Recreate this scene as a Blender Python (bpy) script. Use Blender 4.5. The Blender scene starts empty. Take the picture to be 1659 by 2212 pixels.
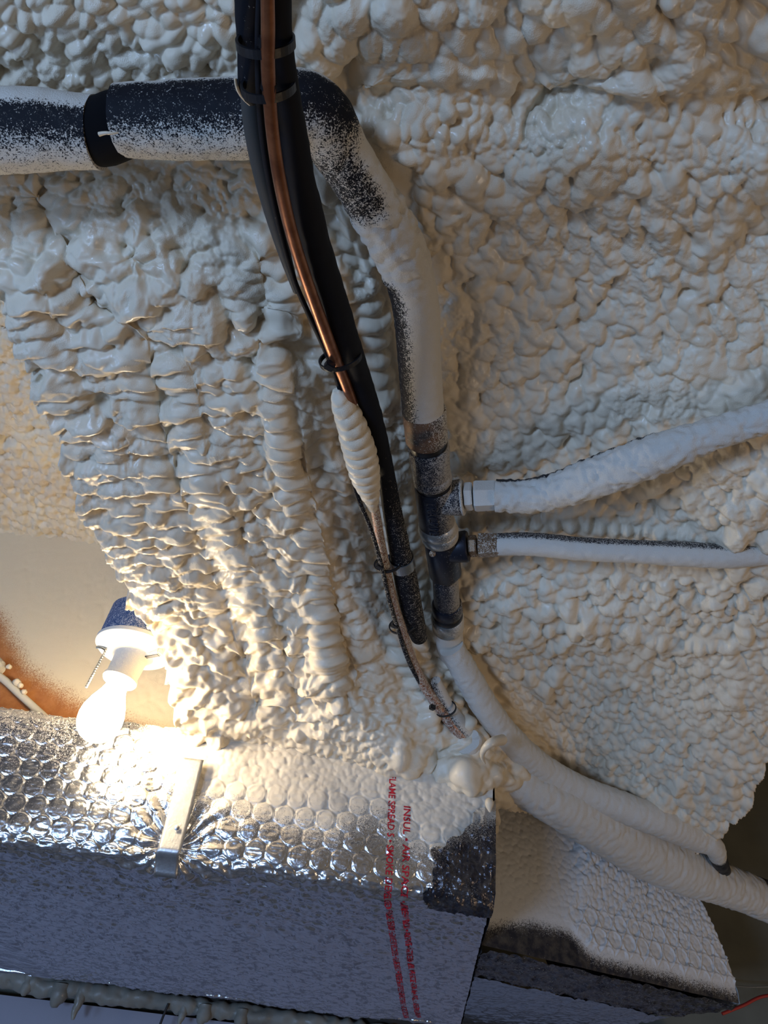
import bpy, math
import numpy as np
from mathutils import Vector, Matrix

# ------------------------------------------------------------------ camera
F = 1661.0
CAMZ = 1.75
EL, RO = math.radians(40.0), math.radians(6.9)
fwd = np.array([0, math.cos(EL), math.sin(EL)])
u0 = np.array([0, -math.sin(EL), math.cos(EL)])
r0 = np.array([1.0, 0, 0])
RV = math.cos(RO) * r0 + math.sin(RO) * u0
UV = -math.sin(RO) * r0 + math.cos(RO) * u0
CAM = np.array([0, 0, CAMZ])
scene = bpy.context.scene
col = scene.collection
cam = bpy.data.cameras.new('camera')
cam.sensor_fit = 'VERTICAL'
cam.sensor_height = 24.0
cam.lens = F / 2212.0 * 24.0
cam.clip_start = 0.01
camo = bpy.data.objects.new('camera', cam)
col.objects.link(camo)
M = Matrix.Identity(4)
for i in range(3):
    M[i][0], M[i][1], M[i][2], M[i][3] = RV[i], UV[i], -fwd[i], CAM[i]
camo.matrix_world = M
scene.camera = camo

# ------------------------------------------------------------------ world, lights, exposure
w = bpy.data.worlds.new('world')
scene.world = w
w.use_nodes = True
w.node_tree.nodes['Background'].inputs[0].default_value = (0.68, 0.56, 0.42, 1)
w.node_tree.nodes['Background'].inputs[1].default_value = 0.15


def area(name, loc, target, size, power, color, sy=None):
    l = bpy.data.lights.new(name, 'AREA')
    l.shape = 'RECTANGLE'
    l.size, l.size_y = size, sy or size
    l.energy, l.color = power, color
    o = bpy.data.objects.new(name, l)
    o.location = loc
    o.rotation_euler = (Vector(target) - Vector(loc)).to_track_quat('-Z', 'Y').to_euler()
    col.objects.link(o)
    return o


area('window_daylight', (-1.35, -1.45, 1.05), (0.1, 1.0, 2.2), 0.55, 31, (0.36, 0.58, 1.0), 0.5)
area('cool_side_fill', (-1.75, 0.05, 1.30), (0.2, 0.6, 2.3), 0.5, 8.5, (0.33, 0.56, 1.0), 0.5)  # added cool fill from the left for foam relief, not a known window
area('warm_fill', (1.9, 0.3, 0.9), (0.55, 0.75, 2.3), 0.5, 6, (1.0, 0.72, 0.46), 0.5)  # added warm fill for the right of the ceiling, no real lamp there
BULB_STRENGTH = 98.0
vs = scene.view_settings
vs.view_transform = 'Standard'
vs.look = 'None'
vs.exposure = 0.14
vs.gamma = 1.0
vs.use_curve_mapping = False

# ------------------------------------------------------------------ helpers
rng = np.random.default_rng(7)


def rays(px, py):
    a = np.asarray(px, float) - 829.5
    b = 1106.0 - np.asarray(py, float)
    return F * fwd + a[..., None] * RV + b[..., None] * UV


def at_h(px, py, h):
    d = rays(px, py)
    t = np.asarray(h, float) / d[..., 2]
    return CAM + d * t[..., None]


def at_y(px, py, Y):
    d = rays(px, py)
    t = np.asarray(Y, float) / d[..., 1]
    return CAM + d * t[..., None]


def scale_at(P):
    return ((np.asarray(P) - CAM) @ fwd) / F      # metres per photo pixel


def project(P):
    q = np.asarray(P) - CAM
    z = q @ fwd
    return 829.5 + F * (q @ RV) / z, 1106.0 - F * (q @ UV) / z


def _hash(i, j, k, seed):
    n = (i * 374761393 + j * 668265263 + k * 2147483647 + seed * 1274126177) & 0xffffffff
    n = ((n ^ (n >> 13)) * 1274126177) & 0xffffffff
    n = n ^ (n >> 16)
    return (n & 0xffff) / 65535.0


def noise(P, s, seed=0):
    """value noise in 0..1, cell size s"""
    Q = np.asarray(P, float) / s
    if Q.shape[-1] == 2:
        Q = np.concatenate([Q, np.zeros(Q.shape[:-1] + (1,))], -1)
    I = np.floor(Q).astype(np.int64)
    f = Q - I
    f = f * f * (3 - 2 * f)
    r = 0
    for a in (0, 1):
        for b in (0, 1):
            for c in (0, 1):
                wgt = (f[..., 0] if a else 1 - f[..., 0]) * (f[..., 1] if b else 1 - f[..., 1]) * (f[..., 2] if c else 1 - f[..., 2])
                r = r + wgt * _hash(I[..., 0] + a, I[..., 1] + b, I[..., 2] + c, seed)
    return r


def sstep(a, b, x):
    t = np.clip((x - a) / (b - a), 0, 1)
    return t * t * (3 - 2 * t)


def tag(o, label=None, cat=None, group=None, kind=None):
    if label: o['label'] = label
    if cat: o['category'] = cat
    if group: o['group'] = group
    if kind: o['kind'] = kind
    return o


def empty(name, loc, label, cat, group=None):
    o = bpy.data.objects.new(name, None)
    o.location = [float(v) for v in loc]
    o.empty_display_size = 0.02
    col.objects.link(o)
    return tag(o, label, cat, group)


def link(name, me, mat, parent=None):
    if mat is not None:
        me.materials.append(mat)
    o = bpy.data.objects.new(name, me)
    col.objects.link(o)
    if parent is not None:
        p = parent
        M = Matrix.Identity(4)
        off = Vector((0, 0, 0))
        while p is not None:
            off += Vector(p.location)
            p = p.parent
        o.parent = parent
        o.matrix_parent_inverse = Matrix.Identity(4)
        # meshes carry world coordinates: bring them into the thing's own frame
        me.transform(Matrix.Translation(-off))
    return o


def mesh_np(name, V, quads, tris=None, smooth=True):
    me = bpy.data.meshes.new(name)
    V = np.asarray(V, np.float32).reshape(-1, 3)
    quads = np.asarray(quads, np.int32).reshape(-1, 4)
    tris = np.zeros((0, 3), np.int32) if tris is None else np.asarray(tris, np.int32).reshape(-1, 3)
    nq, nt = len(quads), len(tris)
    me.vertices.add(len(V))
    me.vertices.foreach_set('co', V.ravel())
    me.loops.add(nq * 4 + nt * 3)
    me.loops.foreach_set('vertex_index', np.concatenate([quads.ravel(), tris.ravel()]))
    me.polygons.add(nq + nt)
    me.polygons.foreach_set('loop_start', np.concatenate([np.arange(nq) * 4, nq * 4 + np.arange(nt) * 3]).astype(np.int32))
    me.update(calc_edges=True)
    me.polygons.foreach_set('use_smooth', np.full(nq + nt, bool(smooth)))
    return me


def add_attr(me, name, vals):
    a = me.attributes.new(name, 'FLOAT', 'POINT')
    a.data.foreach_set('value', np.asarray(vals, np.float32).ravel())


def grid_quads(nr, nc, keep=None, flip=False):
    idx = np.arange(nr * nc).reshape(nr, nc)
    q = np.stack([idx[:-1, :-1], idx[:-1, 1:], idx[1:, 1:], idx[1:, :-1]], -1)
    if flip:
        q = q[..., ::-1]
    q = q.reshape(-1, 4)
    if keep is not None:
        k = (keep[:-1, :-1] & keep[:-1, 1:] & keep[1:, 1:] & keep[1:, :-1]).ravel()
        q = q[k]
    return q


def compact(V, q, *attrs):
    used = np.zeros(len(V), bool)
    used[q.ravel()] = True
    m = np.cumsum(used) - 1
    return (V[used], m[q]) + tuple(a[used] for a in attrs)


def grid_mesh(name, P, mat, parent=None, keep=None, attrs=None, flip=False):
    nr, nc = P.shape[:2]
    q = grid_quads(nr, nc, keep, flip)
    attrs = attrs or {}
    names = list(attrs)
    out = compact(P.reshape(-1, 3), q, *[np.asarray(attrs[n]).reshape(-1) for n in names])
    me = mesh_np(name, out[0], out[1])
    for n, a in zip(names, out[2:]):
        add_attr(me, n, a)
    return link(name, me, mat, parent)


def normals_of(P):
    du = np.gradient(P, axis=1)
    dv = np.gradient(P, axis=0)
    n = np.cross(du, dv)
    n /= np.linalg.norm(n, axis=-1, keepdims=True) + 1e-12
    return n


def toward_cam(P, n):
    s = np.sign(np.sum((CAM - P) * n, -1, keepdims=True))
    s[s == 0] = 1
    return n * s


def blur(a, k=1):
    for _ in range(k):
        a = np.pad(a, 1, mode='edge')
        a = (a[1:-1, 1:-1] * 4 + 2 * (a[:-2, 1:-1] + a[2:, 1:-1] + a[1:-1, :-2] + a[1:-1, 2:])
             + a[:-2, :-2] + a[2:, :-2] + a[:-2, 2:] + a[2:, 2:]) / 16
    return a


def catmull(pts, n):
    pts = np.asarray(pts, float)
    P = np.vstack([2 * pts[0] - pts[1], pts, 2 * pts[-1] - pts[-2]])
    seg = len(pts) - 1
    x = np.linspace(0, seg, n)
    i = np.clip(np.floor(x).astype(int), 0, seg - 1)
    t = (x - i)[:, None]
    a, b, c, d = P[i], P[i + 1], P[i + 2], P[i + 3]
    return 0.5 * ((2 * b) + (-a + c) * t + (2 * a - 5 * b + 4 * c - d) * t * t + (-a + 3 * b - 3 * c + d) * t ** 3)


def in_poly(px, py, poly):
    poly = np.asarray(poly, float)
    r = np.zeros(np.shape(px), bool)
    n = len(poly)
    for i in range(n):
        x1, y1 = poly[i]
        x2, y2 = poly[(i + 1) % n]
        if y1 == y2:
            continue
        c = ((y1 > py) != (y2 > py)) & (px < (x2 - x1) * (py - y1) / (y2 - y1) + x1)
        r ^= c
    return r


def line_dist(px, py, line):
    line = np.asarray(line, float)
    d = np.full(np.shape(px), 1e9)
    for (x1, y1), (x2, y2) in zip(line[:-1], line[1:]):
        vx, vy = x2 - x1, y2 - y1
        L = vx * vx + vy * vy + 1e-9
        t = np.clip(((px - x1) * vx + (py - y1) * vy) / L, 0, 1)
        d = np.minimum(d, np.hypot(px - x1 - t * vx, py - y1 - t * vy))
    return d


def rbf(ctrl):
    c = np.asarray(ctrl, float)
    X = c[:, :2] / 1000.0
    n = len(c)
    r = np.linalg.norm(X[:, None] - X[None], axis=-1)
    K = np.where(r > 0, r * r * np.log(r + 1e-12), 0) + np.eye(n) * 1e-4
    A = np.zeros((n + 3, n + 3))
    A[:n, :n] = K
    A[:n, n] = 1
    A[:n, n + 1:] = X
    A[n:, :n] = A[:n, n:].T
    sol = np.linalg.solve(A, np.concatenate([c[:, 2], [0, 0, 0]]))

    def f(px, py):
        x, y = np.asarray(px) / 1000.0, np.asarray(py) / 1000.0
        out = sol[n] + sol[n + 1] * x + sol[n + 2] * y
        for i in range(n):
            r2 = (x - X[i, 0]) ** 2 + (y - X[i, 1]) ** 2
            out = out + sol[i] * 0.5 * r2 * np.log(r2 + 1e-12)
        return out
    return f


# ------------------------------------------------------------------ materials
def nodes_of(name):
    m = bpy.data.materials.new(name)
    m.use_nodes = True
    nt = m.node_tree
    return m, nt, nt.nodes['Principled BSDF']


def nd(nt, t, **kw):
    n = nt.nodes.new(t)
    for k, v in kw.items():
        setattr(n, k, v)
    return n


def coords(nt):
    return nd(nt, 'ShaderNodeTexCoord').outputs['Object']


def tex_noise(nt, scale, detail=2, rough=0.5):
    n = nd(nt, 'ShaderNodeTexNoise')
    n.inputs['Scale'].default_value = scale
    n.inputs['Detail'].default_value = detail
    n.inputs['Roughness'].default_value = rough
    nt.links.new(coords(nt), n.inputs['Vector'])
    return n.outputs['Fac']


def maprange(nt, v, a, b, c=0.0, d=1.0):
    m = nd(nt, 'ShaderNodeMapRange')
    for k, x in zip(('From Min', 'From Max', 'To Min', 'To Max'), (a, b, c, d)):
        m.inputs[k].default_value = x
    nt.links.new(v, m.inputs['Value'])
    return m.outputs['Result']


def math_(nt, op, a, b):
    m = nd(nt, 'ShaderNodeMath', operation=op)
    for i, x in enumerate((a, b)):
        if isinstance(x, (int, float)):
            m.inputs[i].default_value = x
        else:
            nt.links.new(x, m.inputs[i])
    return m.outputs[0]


def mixc(nt, f, a, b):
    m = nd(nt, 'ShaderNodeMix', data_type='RGBA')
    nt.links.new(f, m.inputs['Factor'])
    for s, x in (('A', a), ('B', b)):
        inp = [i for i in m.inputs if i.name == s and i.type == 'RGBA'][0]
        if isinstance(x, tuple):
            inp.default_value = x + (1,) if len(x) == 3 else x
        else:
            nt.links.new(x, inp)
    return [o for o in m.outputs if o.type == 'RGBA'][0]


def bump(nt, bsdf, h, strength, dist):
    b = nd(nt, 'ShaderNodeBump')
    b.inputs['Strength'].default_value = strength
    b.inputs['Distance'].default_value = dist
    nt.links.new(h, b.inputs['Height'])
    nt.links.new(b.outputs['Normal'], bsdf.inputs['Normal'])
    return b


FOAM_A, FOAM_B = (0.76, 0.665, 0.51), (0.67, 0.57, 0.42)


def foam_material(name='spray_foam', a=FOAM_A, b=FOAM_B, fine=1.0):
    m, nt, bs = nodes_of(name)
    f = maprange(nt, tex_noise(nt, 9, 4, 0.6), 0.35, 0.7)
    c = mixc(nt, f, a, b)
    nt.links.new(c, bs.inputs['Base Color'])
    bs.inputs['Roughness'].default_value = 0.42
    bs.inputs['Specular IOR Level'].default_value = 0.45
    r = maprange(nt, tex_noise(nt, 35, 3), 0.4, 0.64, 0.27, 0.72)
    nt.links.new(r, bs.inputs['Roughness'])
    h = math_(nt, 'MULTIPLY', tex_noise(nt, 900, 2, 0.7), maprange(nt, tex_noise(nt, 28, 2), 0.42, 0.66, 0.05, 1.0))
    bump(nt, bs, h, 0.5 * fine, 0.0012)
    return m


def sprayed(name, base, metal=0.0, rough=0.6, foam_rough=0.6, foam=(0.70, 0.66, 0.58), base2=None, fine=820, bumpy=0.5, crinkle=0):
    """a surface dusted with foam overspray; density from the point attribute 'spray'"""
    m, nt, bs = nodes_of(name)
    at = nd(nt, 'ShaderNodeAttribute', attribute_name='spray')
    n = maprange(nt, tex_noise(nt, fine, 3, 0.75), 0.37, 0.63)
    n2 = maprange(nt, tex_noise(nt, fine * 0.28, 2, 0.6), 0.3, 0.7)
    nn = math_(nt, 'ADD', math_(nt, 'MULTIPLY', n, 0.7), math_(nt, 'MULTIPLY', n2, 0.3))
    d = math_(nt, 'SUBTRACT', math_(nt, 'MULTIPLY', at.outputs['Fac'], 1.25), nn)
    fac = maprange(nt, d, -0.04, 0.08)
    if base2:
        basec = mixc(nt, maprange(nt, tex_noise(nt, 60, 4, 0.6), 0.4, 0.62), base, base2)
    else:
        basec = base
    nt.links.new(mixc(nt, fac, basec, foam), bs.inputs['Base Color'])
    nt.links.new(maprange(nt, fac, 0, 1, metal, 0.0), bs.inputs['Metallic'])
    nt.links.new(maprange(nt, fac, 0, 1, rough, foam_rough), bs.inputs['Roughness'])
    h = math_(nt, 'MULTIPLY', n, fac)
    h = math_(nt, 'ADD', fac, h)
    if crinkle:
        v = nd(nt, 'ShaderNodeTexVoronoi', feature='DISTANCE_TO_EDGE')
        v.inputs['Scale'].default_value = crinkle
        nt.links.new(coords(nt), v.inputs['Vector'])
        h = math_(nt, 'ADD', h, math_(nt, 'MULTIPLY', maprange(nt, v.outputs['Distance'], 0, 0.3), 1.2))
        h = math_(nt, 'ADD', h, math_(nt, 'MULTIPLY', tex_noise(nt, crinkle * 1.6, 3, 0.6), 2.0))
    bump(nt, bs, h, bumpy, 0.0009)
    return m


def plain(name, c, metal=0.0, rough=0.5, c2=None, nscale=80, b=0.15, bs_scale=300):
    m, nt, bs = nodes_of(name)
    bs.inputs['Metallic'].default_value = metal
    bs.inputs['Roughness'].default_value = rough
    if c2:
        nt.links.new(mixc(nt, maprange(nt, tex_noise(nt, nscale, 4, 0.6), 0.38, 0.64), c, c2), bs.inputs['Base Color'])
    else:
        bs.inputs['Base Color'].default_value = c + (1,)
    if b:
        bump(nt, bs, tex_noise(nt, bs_scale, 3), b, 0.001)
    return m


FOAM = foam_material()
FOAM_BAY = foam_material('bay_foam', (0.74, 0.64, 0.47), (0.66, 0.55, 0.40))
RUBBER = sprayed('black_rubber', (0.006, 0.007, 0.011), 0, 0.7)
IRON = sprayed('black_iron', (0.014, 0.017, 0.028), 0.35, 0.38, foam=(.46, .43, .38))
GALV = sprayed('galvanised_collar', (0.34, 0.35, 0.34), 0.8, 0.28)
BRASS = sprayed('dusty_brass', (0.20, 0.12, 0.06), 0.5, 0.42)
RUST = sprayed('rusty_iron', (0.16, 0.085, 0.045), 0.2, 0.6, base2=(0.05, 0.04, 0.035))
COPPER = sprayed('copper', (0.40, 0.17, 0.085), 0.85, 0.36, base2=(0.26, 0.10, 0.05))
GREYTUBE = sprayed('grey_rubber', (0.055, 0.055, 0.052), 0, 0.6)
HOSE = sprayed('sprayed_hose', (0.012, 0.013, 0.018), 0, 0.5, foam=(0.66, 0.63, 0.56), fine=900)
FOIL = sprayed('foil_wrap', (0.82, 0.82, 0.84), 1.0, 0.24, foam=(0.66, 0.60, 0.50), crinkle=90, bumpy=0.16, fine=1000)
FOIL2 = sprayed('foil_wrap_smooth', (0.50, 0.56, 0.62), 1.0, 0.24, foam=(0.66, 0.66, 0.66), crinkle=45, bumpy=0.9, fine=900)
TAPE = sprayed('dark_foil_tape', (0.045, 0.045, 0.06), 0.75, 0.28, crinkle=60, bumpy=1.0, fine=900, foam=(0.66, 0.62, 0.54), base2=(0.13, 0.12, 0.12))
WHITE_DUCT = sprayed('white_sprayed_wrap', (0.03, 0.03, 0.04), 0.5, 0.4, foam_rough=0.3, foam=(0.70, 0.69, 0.66), fine=1000, base2=(0.10, 0.09, 0.08))
WOOD = sprayed('orange_wood', (0.36, 0.13, 0.035), 0, 0.6, foam=(0.82, 0.68, 0.47), base2=(0.44, 0.18, 0.055), fine=1100)
CERAMIC = sprayed('white_porcelain', (0.72, 0.70, 0.66), 0, 0.30, foam=(0.85, 0.82, 0.74))
BLUEBOX = sprayed('blue_plastic', (0.02, 0.07, 0.20), 0, 0.45, foam=(0.6, 0.62, 0.66))
TIE = plain('black_nylon', (0.008, 0.008, 0.010), 0, 0.4)
STEEL = plain('galvanised_strap', (0.62, 0.63, 0.64), 0.95, 0.42, (0.52, 0.53, 0.55), 150, 0.25)
CABLE_W = plain('cream_cable', (0.62, 0.58, 0.48), 0, 0.5)
RED = plain('red_ink', (0.45, 0.012, 0.025), 0, 0.45, b=0)
REDW = plain('red_wire', (0.40, 0.03, 0.02), 0, 0.5)
DARKWALL = plain('drab_wall', (0.13, 0.13, 0.10), 0, 0.8, (0.17, 0.17, 0.13), 6, 0.4, 40)
PANEL = plain('grey_panel', (0.27, 0.27, 0.32), 0, 0.6)
DARKWOOD = plain('dark_timber', (0.035, 0.028, 0.022), 0, 0.8, (0.05, 0.04, 0.03), 20)
CONCRETE = plain('concrete', (0.40, 0.40, 0.40), 0, 0.85, (0.33, 0.33, 0.33), 5, 0.3, 60)
SHADED_FOAM = foam_material('shaded_foam', (0.26, 0.25, 0.21), (0.18, 0.17, 0.14))  # same foam as the ceiling, its dimness behind the duct put into the colour
CHAIN = plain('nickel_chain', (0.6, 0.58, 0.52), 1.0, 0.3, b=0)


VOID = plain('joint_shade_black', (0.003, 0.003, 0.004), 0, 1.0, b=0)  # flat black, paints the shade inside the sleeve joint
for m_ in (RUBBER, VOID, GREYTUBE):
    m_.node_tree.nodes['Principled BSDF'].inputs['Specular IOR Level'].default_value = 0.18


# ------------------------------------------------------------------ ceiling foam relief
XS0, XS1, YS0, YS1, ST = -330, 1990, -330, 1880, 2.45
gx = np.arange(XS0, XS1, ST)
gy = np.arange(YS0, YS1, ST)
PX, PY = np.meshgrid(gx, gy)

base_h = rbf([
    (-300, -300, .60), (400, -300, .60), (1000, -300, .585), (1900, -300, .60),
    (-300, 50, .60), (0, 0, .60), (400, 50, .60), (830, 40, .585), (1250, 30, .58), (1600, 40, .59), (1950, 60, .60),
    (690, 150, .61), (800, 168, .62), (1200, 180, .625), (1650, 200, .625), (1950, 210, .625),
    (860, 320, .582), (1250, 335, .580), (1650, 355, .585), (1950, 370, .585),
    (900, 420, .605), (1250, 440, .612), (1650, 450, .615), (1950, 460, .61),
    (1000, 600, .625), (1300, 600, .63), (1650, 600, .62), (1950, 620, .62), (850, 600, .62),
    (1000, 900, .62), (1300, 880, .62), (1600, 840, .60), (1950, 820, .60), (900, 1000, .615),
    (1150, 1130, .615), (1400, 1120, .60), (1560, 1080, .575), (1950, 1080, .57), (1600, 1250, .56), (1950, 1300, .56),
    (1000, 1250, .61), (1100, 1330, .585), (1300, 1330, .575), (1450, 1430, .56), (1600, 1500, .53), (1950, 1500, .53),
    (1080, 1450, .585), (1200, 1550, .58), (1350, 1600, .545), (1500, 1640, .51), (1540, 1780, .475), (1700, 1800, .47), (1950, 1850, .46),
    (1200, 1690, .53), (1350, 1760, .49), (1300, 1840, .47), (1100, 1720, .45), (1100, 1850, .45),
    (-300, 300, .62), (100, 300, .62), (400, 300, .62), (600, 300, .61),
    (-300, 430, .60), (100, 430, .595), (400, 430, .595), (300, 570, .56), (60, 560, .565), (-300, 580, .56), (600, 560, .575), (760, 500, .61),
    (100, 800, .550), (300, 800, .545), (500, 800, .548), (650, 800, .555), (800, 850, .605), (730, 650, .60),
    (250, 1100, .540), (450, 1100, .538), (600, 1100, .548), (700, 1080, .565), (830, 1080, .605), (860, 1250, .60),
    (350, 1350, .528), (480, 1350, .526), (650, 1350, .530), (800, 1350, .55), (920, 1400, .575),
    (400, 1500, .484), (500, 1550, .470), (650, 1540, .478), (850, 1540, .49), (980, 1560, .50), (950, 1640, .46),
    (450, 1605, .448), (650, 1635, .446), (850, 1662, .430), (1000, 1692, .420), (400, 1700, .45), (700, 1730, .45), (850, 1760, .44), (1010, 1800, .43),
    (-300, 1000, .53), (-300, 1400, .50), (0, 1700, .40), (-300, 1850, .44), (400, 1860, .45), (900, 1880, .44),
])
HB = base_h(PX, PY)
# seams left between spray passes on the dropped beam, lower left
for line, wd, dep in [([(95, 430), (210, 640), (330, 700), (365, 900), (420, 1100), (510, 1330), (560, 1500)], 34, .010),
                      ([(300, 560), (420, 800), (455, 1000), (540, 1200), (620, 1420), (650, 1540)], 30, .005),
                      ([(560, 560), (600, 800), (640, 1000), (690, 1250), (760, 1430)], 30, .007)]:
    HB += dep * np.exp(-(line_dist(PX, PY, line) / wd) ** 2)
for line, wd, dep in [([(40, 600), (150, 800), (260, 1050), (350, 1270), (430, 1450)], 40, .006),
                      ([(330, 620), (400, 850), (450, 1030), (540, 1260), (600, 1450)], 40, .006),
                      ([(590, 700), (620, 1000), (670, 1200), (700, 1420), (720, 1480)], 26, .010)]:
    HB -= dep * np.exp(-(line_dist(PX, PY, line) / wd) ** 2)
B = at_h(PX, PY, HB)
N = toward_cam(B, normals_of(B))
T = scale_at(B)                                   # m per pixel
H = np.full(PX.shape, -0.002)
wx = (noise(B[..., :2], .013, 3) - .5) + .6 * (noise(B[..., :2], .006, 5) - .5)
wy = (noise(B[..., :2], .013, 4) - .5) + .6 * (noise(B[..., :2], .006, 6) - .5)
WARP = 1.0


def blob(x, y, a, b, ang, amp, skew=0.0, off=0.0, warp=0.45, power=1.0):
    """one foam lobe; a, b half sizes, amp relative to the smaller half size"""
    R = max(a, b) * (1 + abs(skew)) * 1.25 + 3
    i0, i1 = np.searchsorted(gx, (x - R, x + R))
    j0, j1 = np.searchsorted(gy, (y - R, y + R))
    if i1 <= i0 or j1 <= j0:
        return
    sl = (slice(j0, j1), slice(i0, i1))
    m = min(a, b)
    dx = PX[sl] - x + wx[sl] * warp * m * 2
    dy = PY[sl] - y + wy[sl] * warp * m * 2
    c, s = math.cos(ang), math.sin(ang)
    u = dx * c + dy * s
    v = -dx * s + dy * c
    bb = np.where(v > 0, b * (1 - skew), b * (1 + skew))
    q = (u / a) ** 2 + (v / bb) ** 2
    t = T[min(max(int((y - YS0) / ST), 0), len(gy) - 1), min(max(int((x - XS0) / ST), 0), len(gx) - 1)]
    g = .95 - .20 * min(max((x - 720) / 160, 0), 1) * (1 if y < 1250 else .4)
    k = amp * m * t * g * 1.45
    off = off * .62 * g
    warp = min(warp, .42)
    z = np.where(q < 1, k * np.power(np.maximum(1 - q, 0), power) + off * m * t, -1)
    H[sl] = np.maximum(H[sl], z)


def fill(poly, sx, sy, amp, ang=0.0, skew=0.0, jit=0.35, ov=0.78, var=0.3, offv=0.5, warp=0.45, fx=None, power=1.0, angv=0.25, keep=1.0):
    poly = np.asarray(poly, float)
    x0, y0 = poly.min(0)
    x1, y1 = poly.max(0)
    y = y0
    row = 0
    pts = []
    while y < y1:
        f = fx(0, y) if fx else 1.0
        x = x0 - (sx * f * 0.5 if row % 2 else 0)
        while x < x1:
            pts.append((x, y, f))
            x += sx * f
        y += sy * f
        row += 1
    pts = np.array(pts)
    pts[:, 0] += rng.normal(0, jit * sx, len(pts)) * pts[:, 2]
    pts[:, 1] += rng.normal(0, jit * sy, len(pts)) * pts[:, 2]
    ok = in_poly(pts[:, 0], pts[:, 1], poly) & (rng.random(len(pts)) < keep)
    for x, y, f in pts[ok]:
        g = f * math.exp(rng.normal(0, var))
        g2 = f * math.exp(rng.normal(0, var * .6))
        blob(x, y, sx * ov * g, sy * ov * g2, ang + rng.normal(0, angv), amp, skew, rng.uniform(0, offv), warp, power)


def chain(pts, n, a, b, amp, off=0.8, turn=0.0, var=.12, jit=1.5):
    P = catmull(pts, n)
    for i, (x, y) in enumerate(P):
        d = P[min(i + 1, n - 1)] - P[max(i - 1, 0)]
        ang = math.atan2(d[1], d[0]) + math.pi / 2 + turn
        blob(x + rng.normal(0, jit), y + rng.normal(0, jit), a * math.exp(rng.normal(0, var)), b * math.exp(rng.normal(0, var)), ang, amp, 0, off * rng.uniform(.7, 1.3), .12)


L, Rr, Tp = XS0, XS1, YS0
# A upper left, big soft bubbles
fill([(L, Tp), (700, Tp), (560, 210), (L, 240)], 34, 32, .95, var=.25, offv=.7, jit=.26, ov=.84, warp=.25, power=.8)
fill([(L, Tp), (700, Tp), (560, 180), (L, 200)], 22, 20, 1.0, var=.3, offv=1.5, keep=.28, warp=.2, power=.8)
fill([(L, 60), (250, 110), (520, 120), (520, 215), (L, 215)], 46, 42, .75, var=.2, offv=.7, keep=.5, warp=.2, power=.8)
# A middle and right
fill([(640, Tp), (900, Tp), (860, 150), (780, 160), (640, 110)], 46, 58, .75, ang=.35, var=.22, offv=.6, jit=.25, ov=.84, warp=.2, power=.8)
fill([(760, Tp), (Rr, Tp), (Rr, 215), (1650, 190), (1200, 172), (850, 160)], 42, 48, .80, ang=.1, var=.26, offv=.7, jit=.27, ov=.84, warp=.25, power=.8)
fill([(800, Tp), (Rr, Tp), (Rr, 180), (1200, 155), (850, 140)], 26, 36, .9, var=.3, offv=1.3, keep=.28, warp=.2, power=.8)
chain([(800, 158), (1000, 160), (1200, 166), (1450, 180), (1700, 190), (1990, 200)], 34, 24, 19, 1.0, .9, 1.57, .25)
# B joist side: upright slender lobes, fading to fine grain on the right
fill([(780, 175), (1300, 190), (1280, 325), (870, 320), (780, 250)], 21, 38, .75, ang=.15, var=.28, offv=.7, warp=.35, jit=.3)
fill([(1250, 190), (Rr, 215), (Rr, 360), (1250, 335)], 18, 36, .55, ang=.12, var=.3, offv=.5, warp=.3)
fill([(780, 168), (1100, 175), (1100, 225), (780, 225)], 17, 19, .9, var=.25, offv=.9, warp=.25)
fill([(900, 300), (Rr, 325), (Rr, 375), (900, 350)], 16, 13, .8, var=.3, offv=.8, warp=.25)
fill([(880, 335), (Rr, 365), (Rr, 392), (880, 367)], 24, 17, .8, var=.25, offv=.9, warp=.25)
# C right field
CW = dict(jit=.27, ov=.86, power=.85)
fill([(880, 362), (Rr, 390), (Rr, 480), (900, 450)], 38, 32, .75, var=.22, offv=.6, warp=.3, **CW)
fill([(900, 435), (Rr, 455), (Rr, 760), (950, 760)], 47, 30, .80, ang=1.2, var=.26, offv=.6, warp=.40, angv=.7, **CW)
fill([(900, 435), (Rr, 455), (Rr, 760), (950, 760)], 50, 34, .62, ang=1.2, var=.25, offv=1.0, warp=.42, angv=.9, keep=.26, power=.8)
fill([(900, 435), (Rr, 455), (Rr, 700), (930, 700)], 20, 19, .9, var=.3, offv=1.2, warp=.3, keep=.12, power=.8)
fill([(950, 745), (Rr, 745), (Rr, 900), (1500, 930), (1200, 1010), (970, 1010)], 28, 32, .72, ang=.15, var=.25, offv=.6, warp=.34, angv=.4, **CW)
fill([(950, 745), (Rr, 745), (Rr, 900), (1500, 930), (1200, 1010), (970, 1010)], 32, 40, .65, ang=.2, var=.25, offv=1.0, warp=.34, angv=.5, keep=.22, power=.8)
fill([(970, 930), (1250, 940), (1250, 1020), (970, 1020)], 44, 30, .75, ang=.5, var=.2, offv=.9, keep=.7, warp=.3)
fill([(1300, 760), (Rr, 740), (Rr, 900), (1500, 935), (1380, 960)], 46, 50, .5, ang=.9, var=.3, offv=.9, warp=.3, keep=.5)
# between and right of the hoses
fill([(1000, 1030), (1500, 960), (Rr, 930), (Rr, 1300), (1560, 1250), (1000, 1240)], 25, 21, .85, var=.28, offv=.7, warp=.3, **{})
fill([(1380, 1060), (1480, 990), (Rr, 960), (Rr, 1300), (1580, 1240), (1520, 1140)], 50, 36, .85, var=.35, offv=1.1, angv=.6, warp=.35, keep=.7)
chain([(1000, 1118), (1150, 1122), (1300, 1134), (1420, 1146), (1520, 1158)], 19, 20, 17, 1.0, 1.0)
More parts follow.
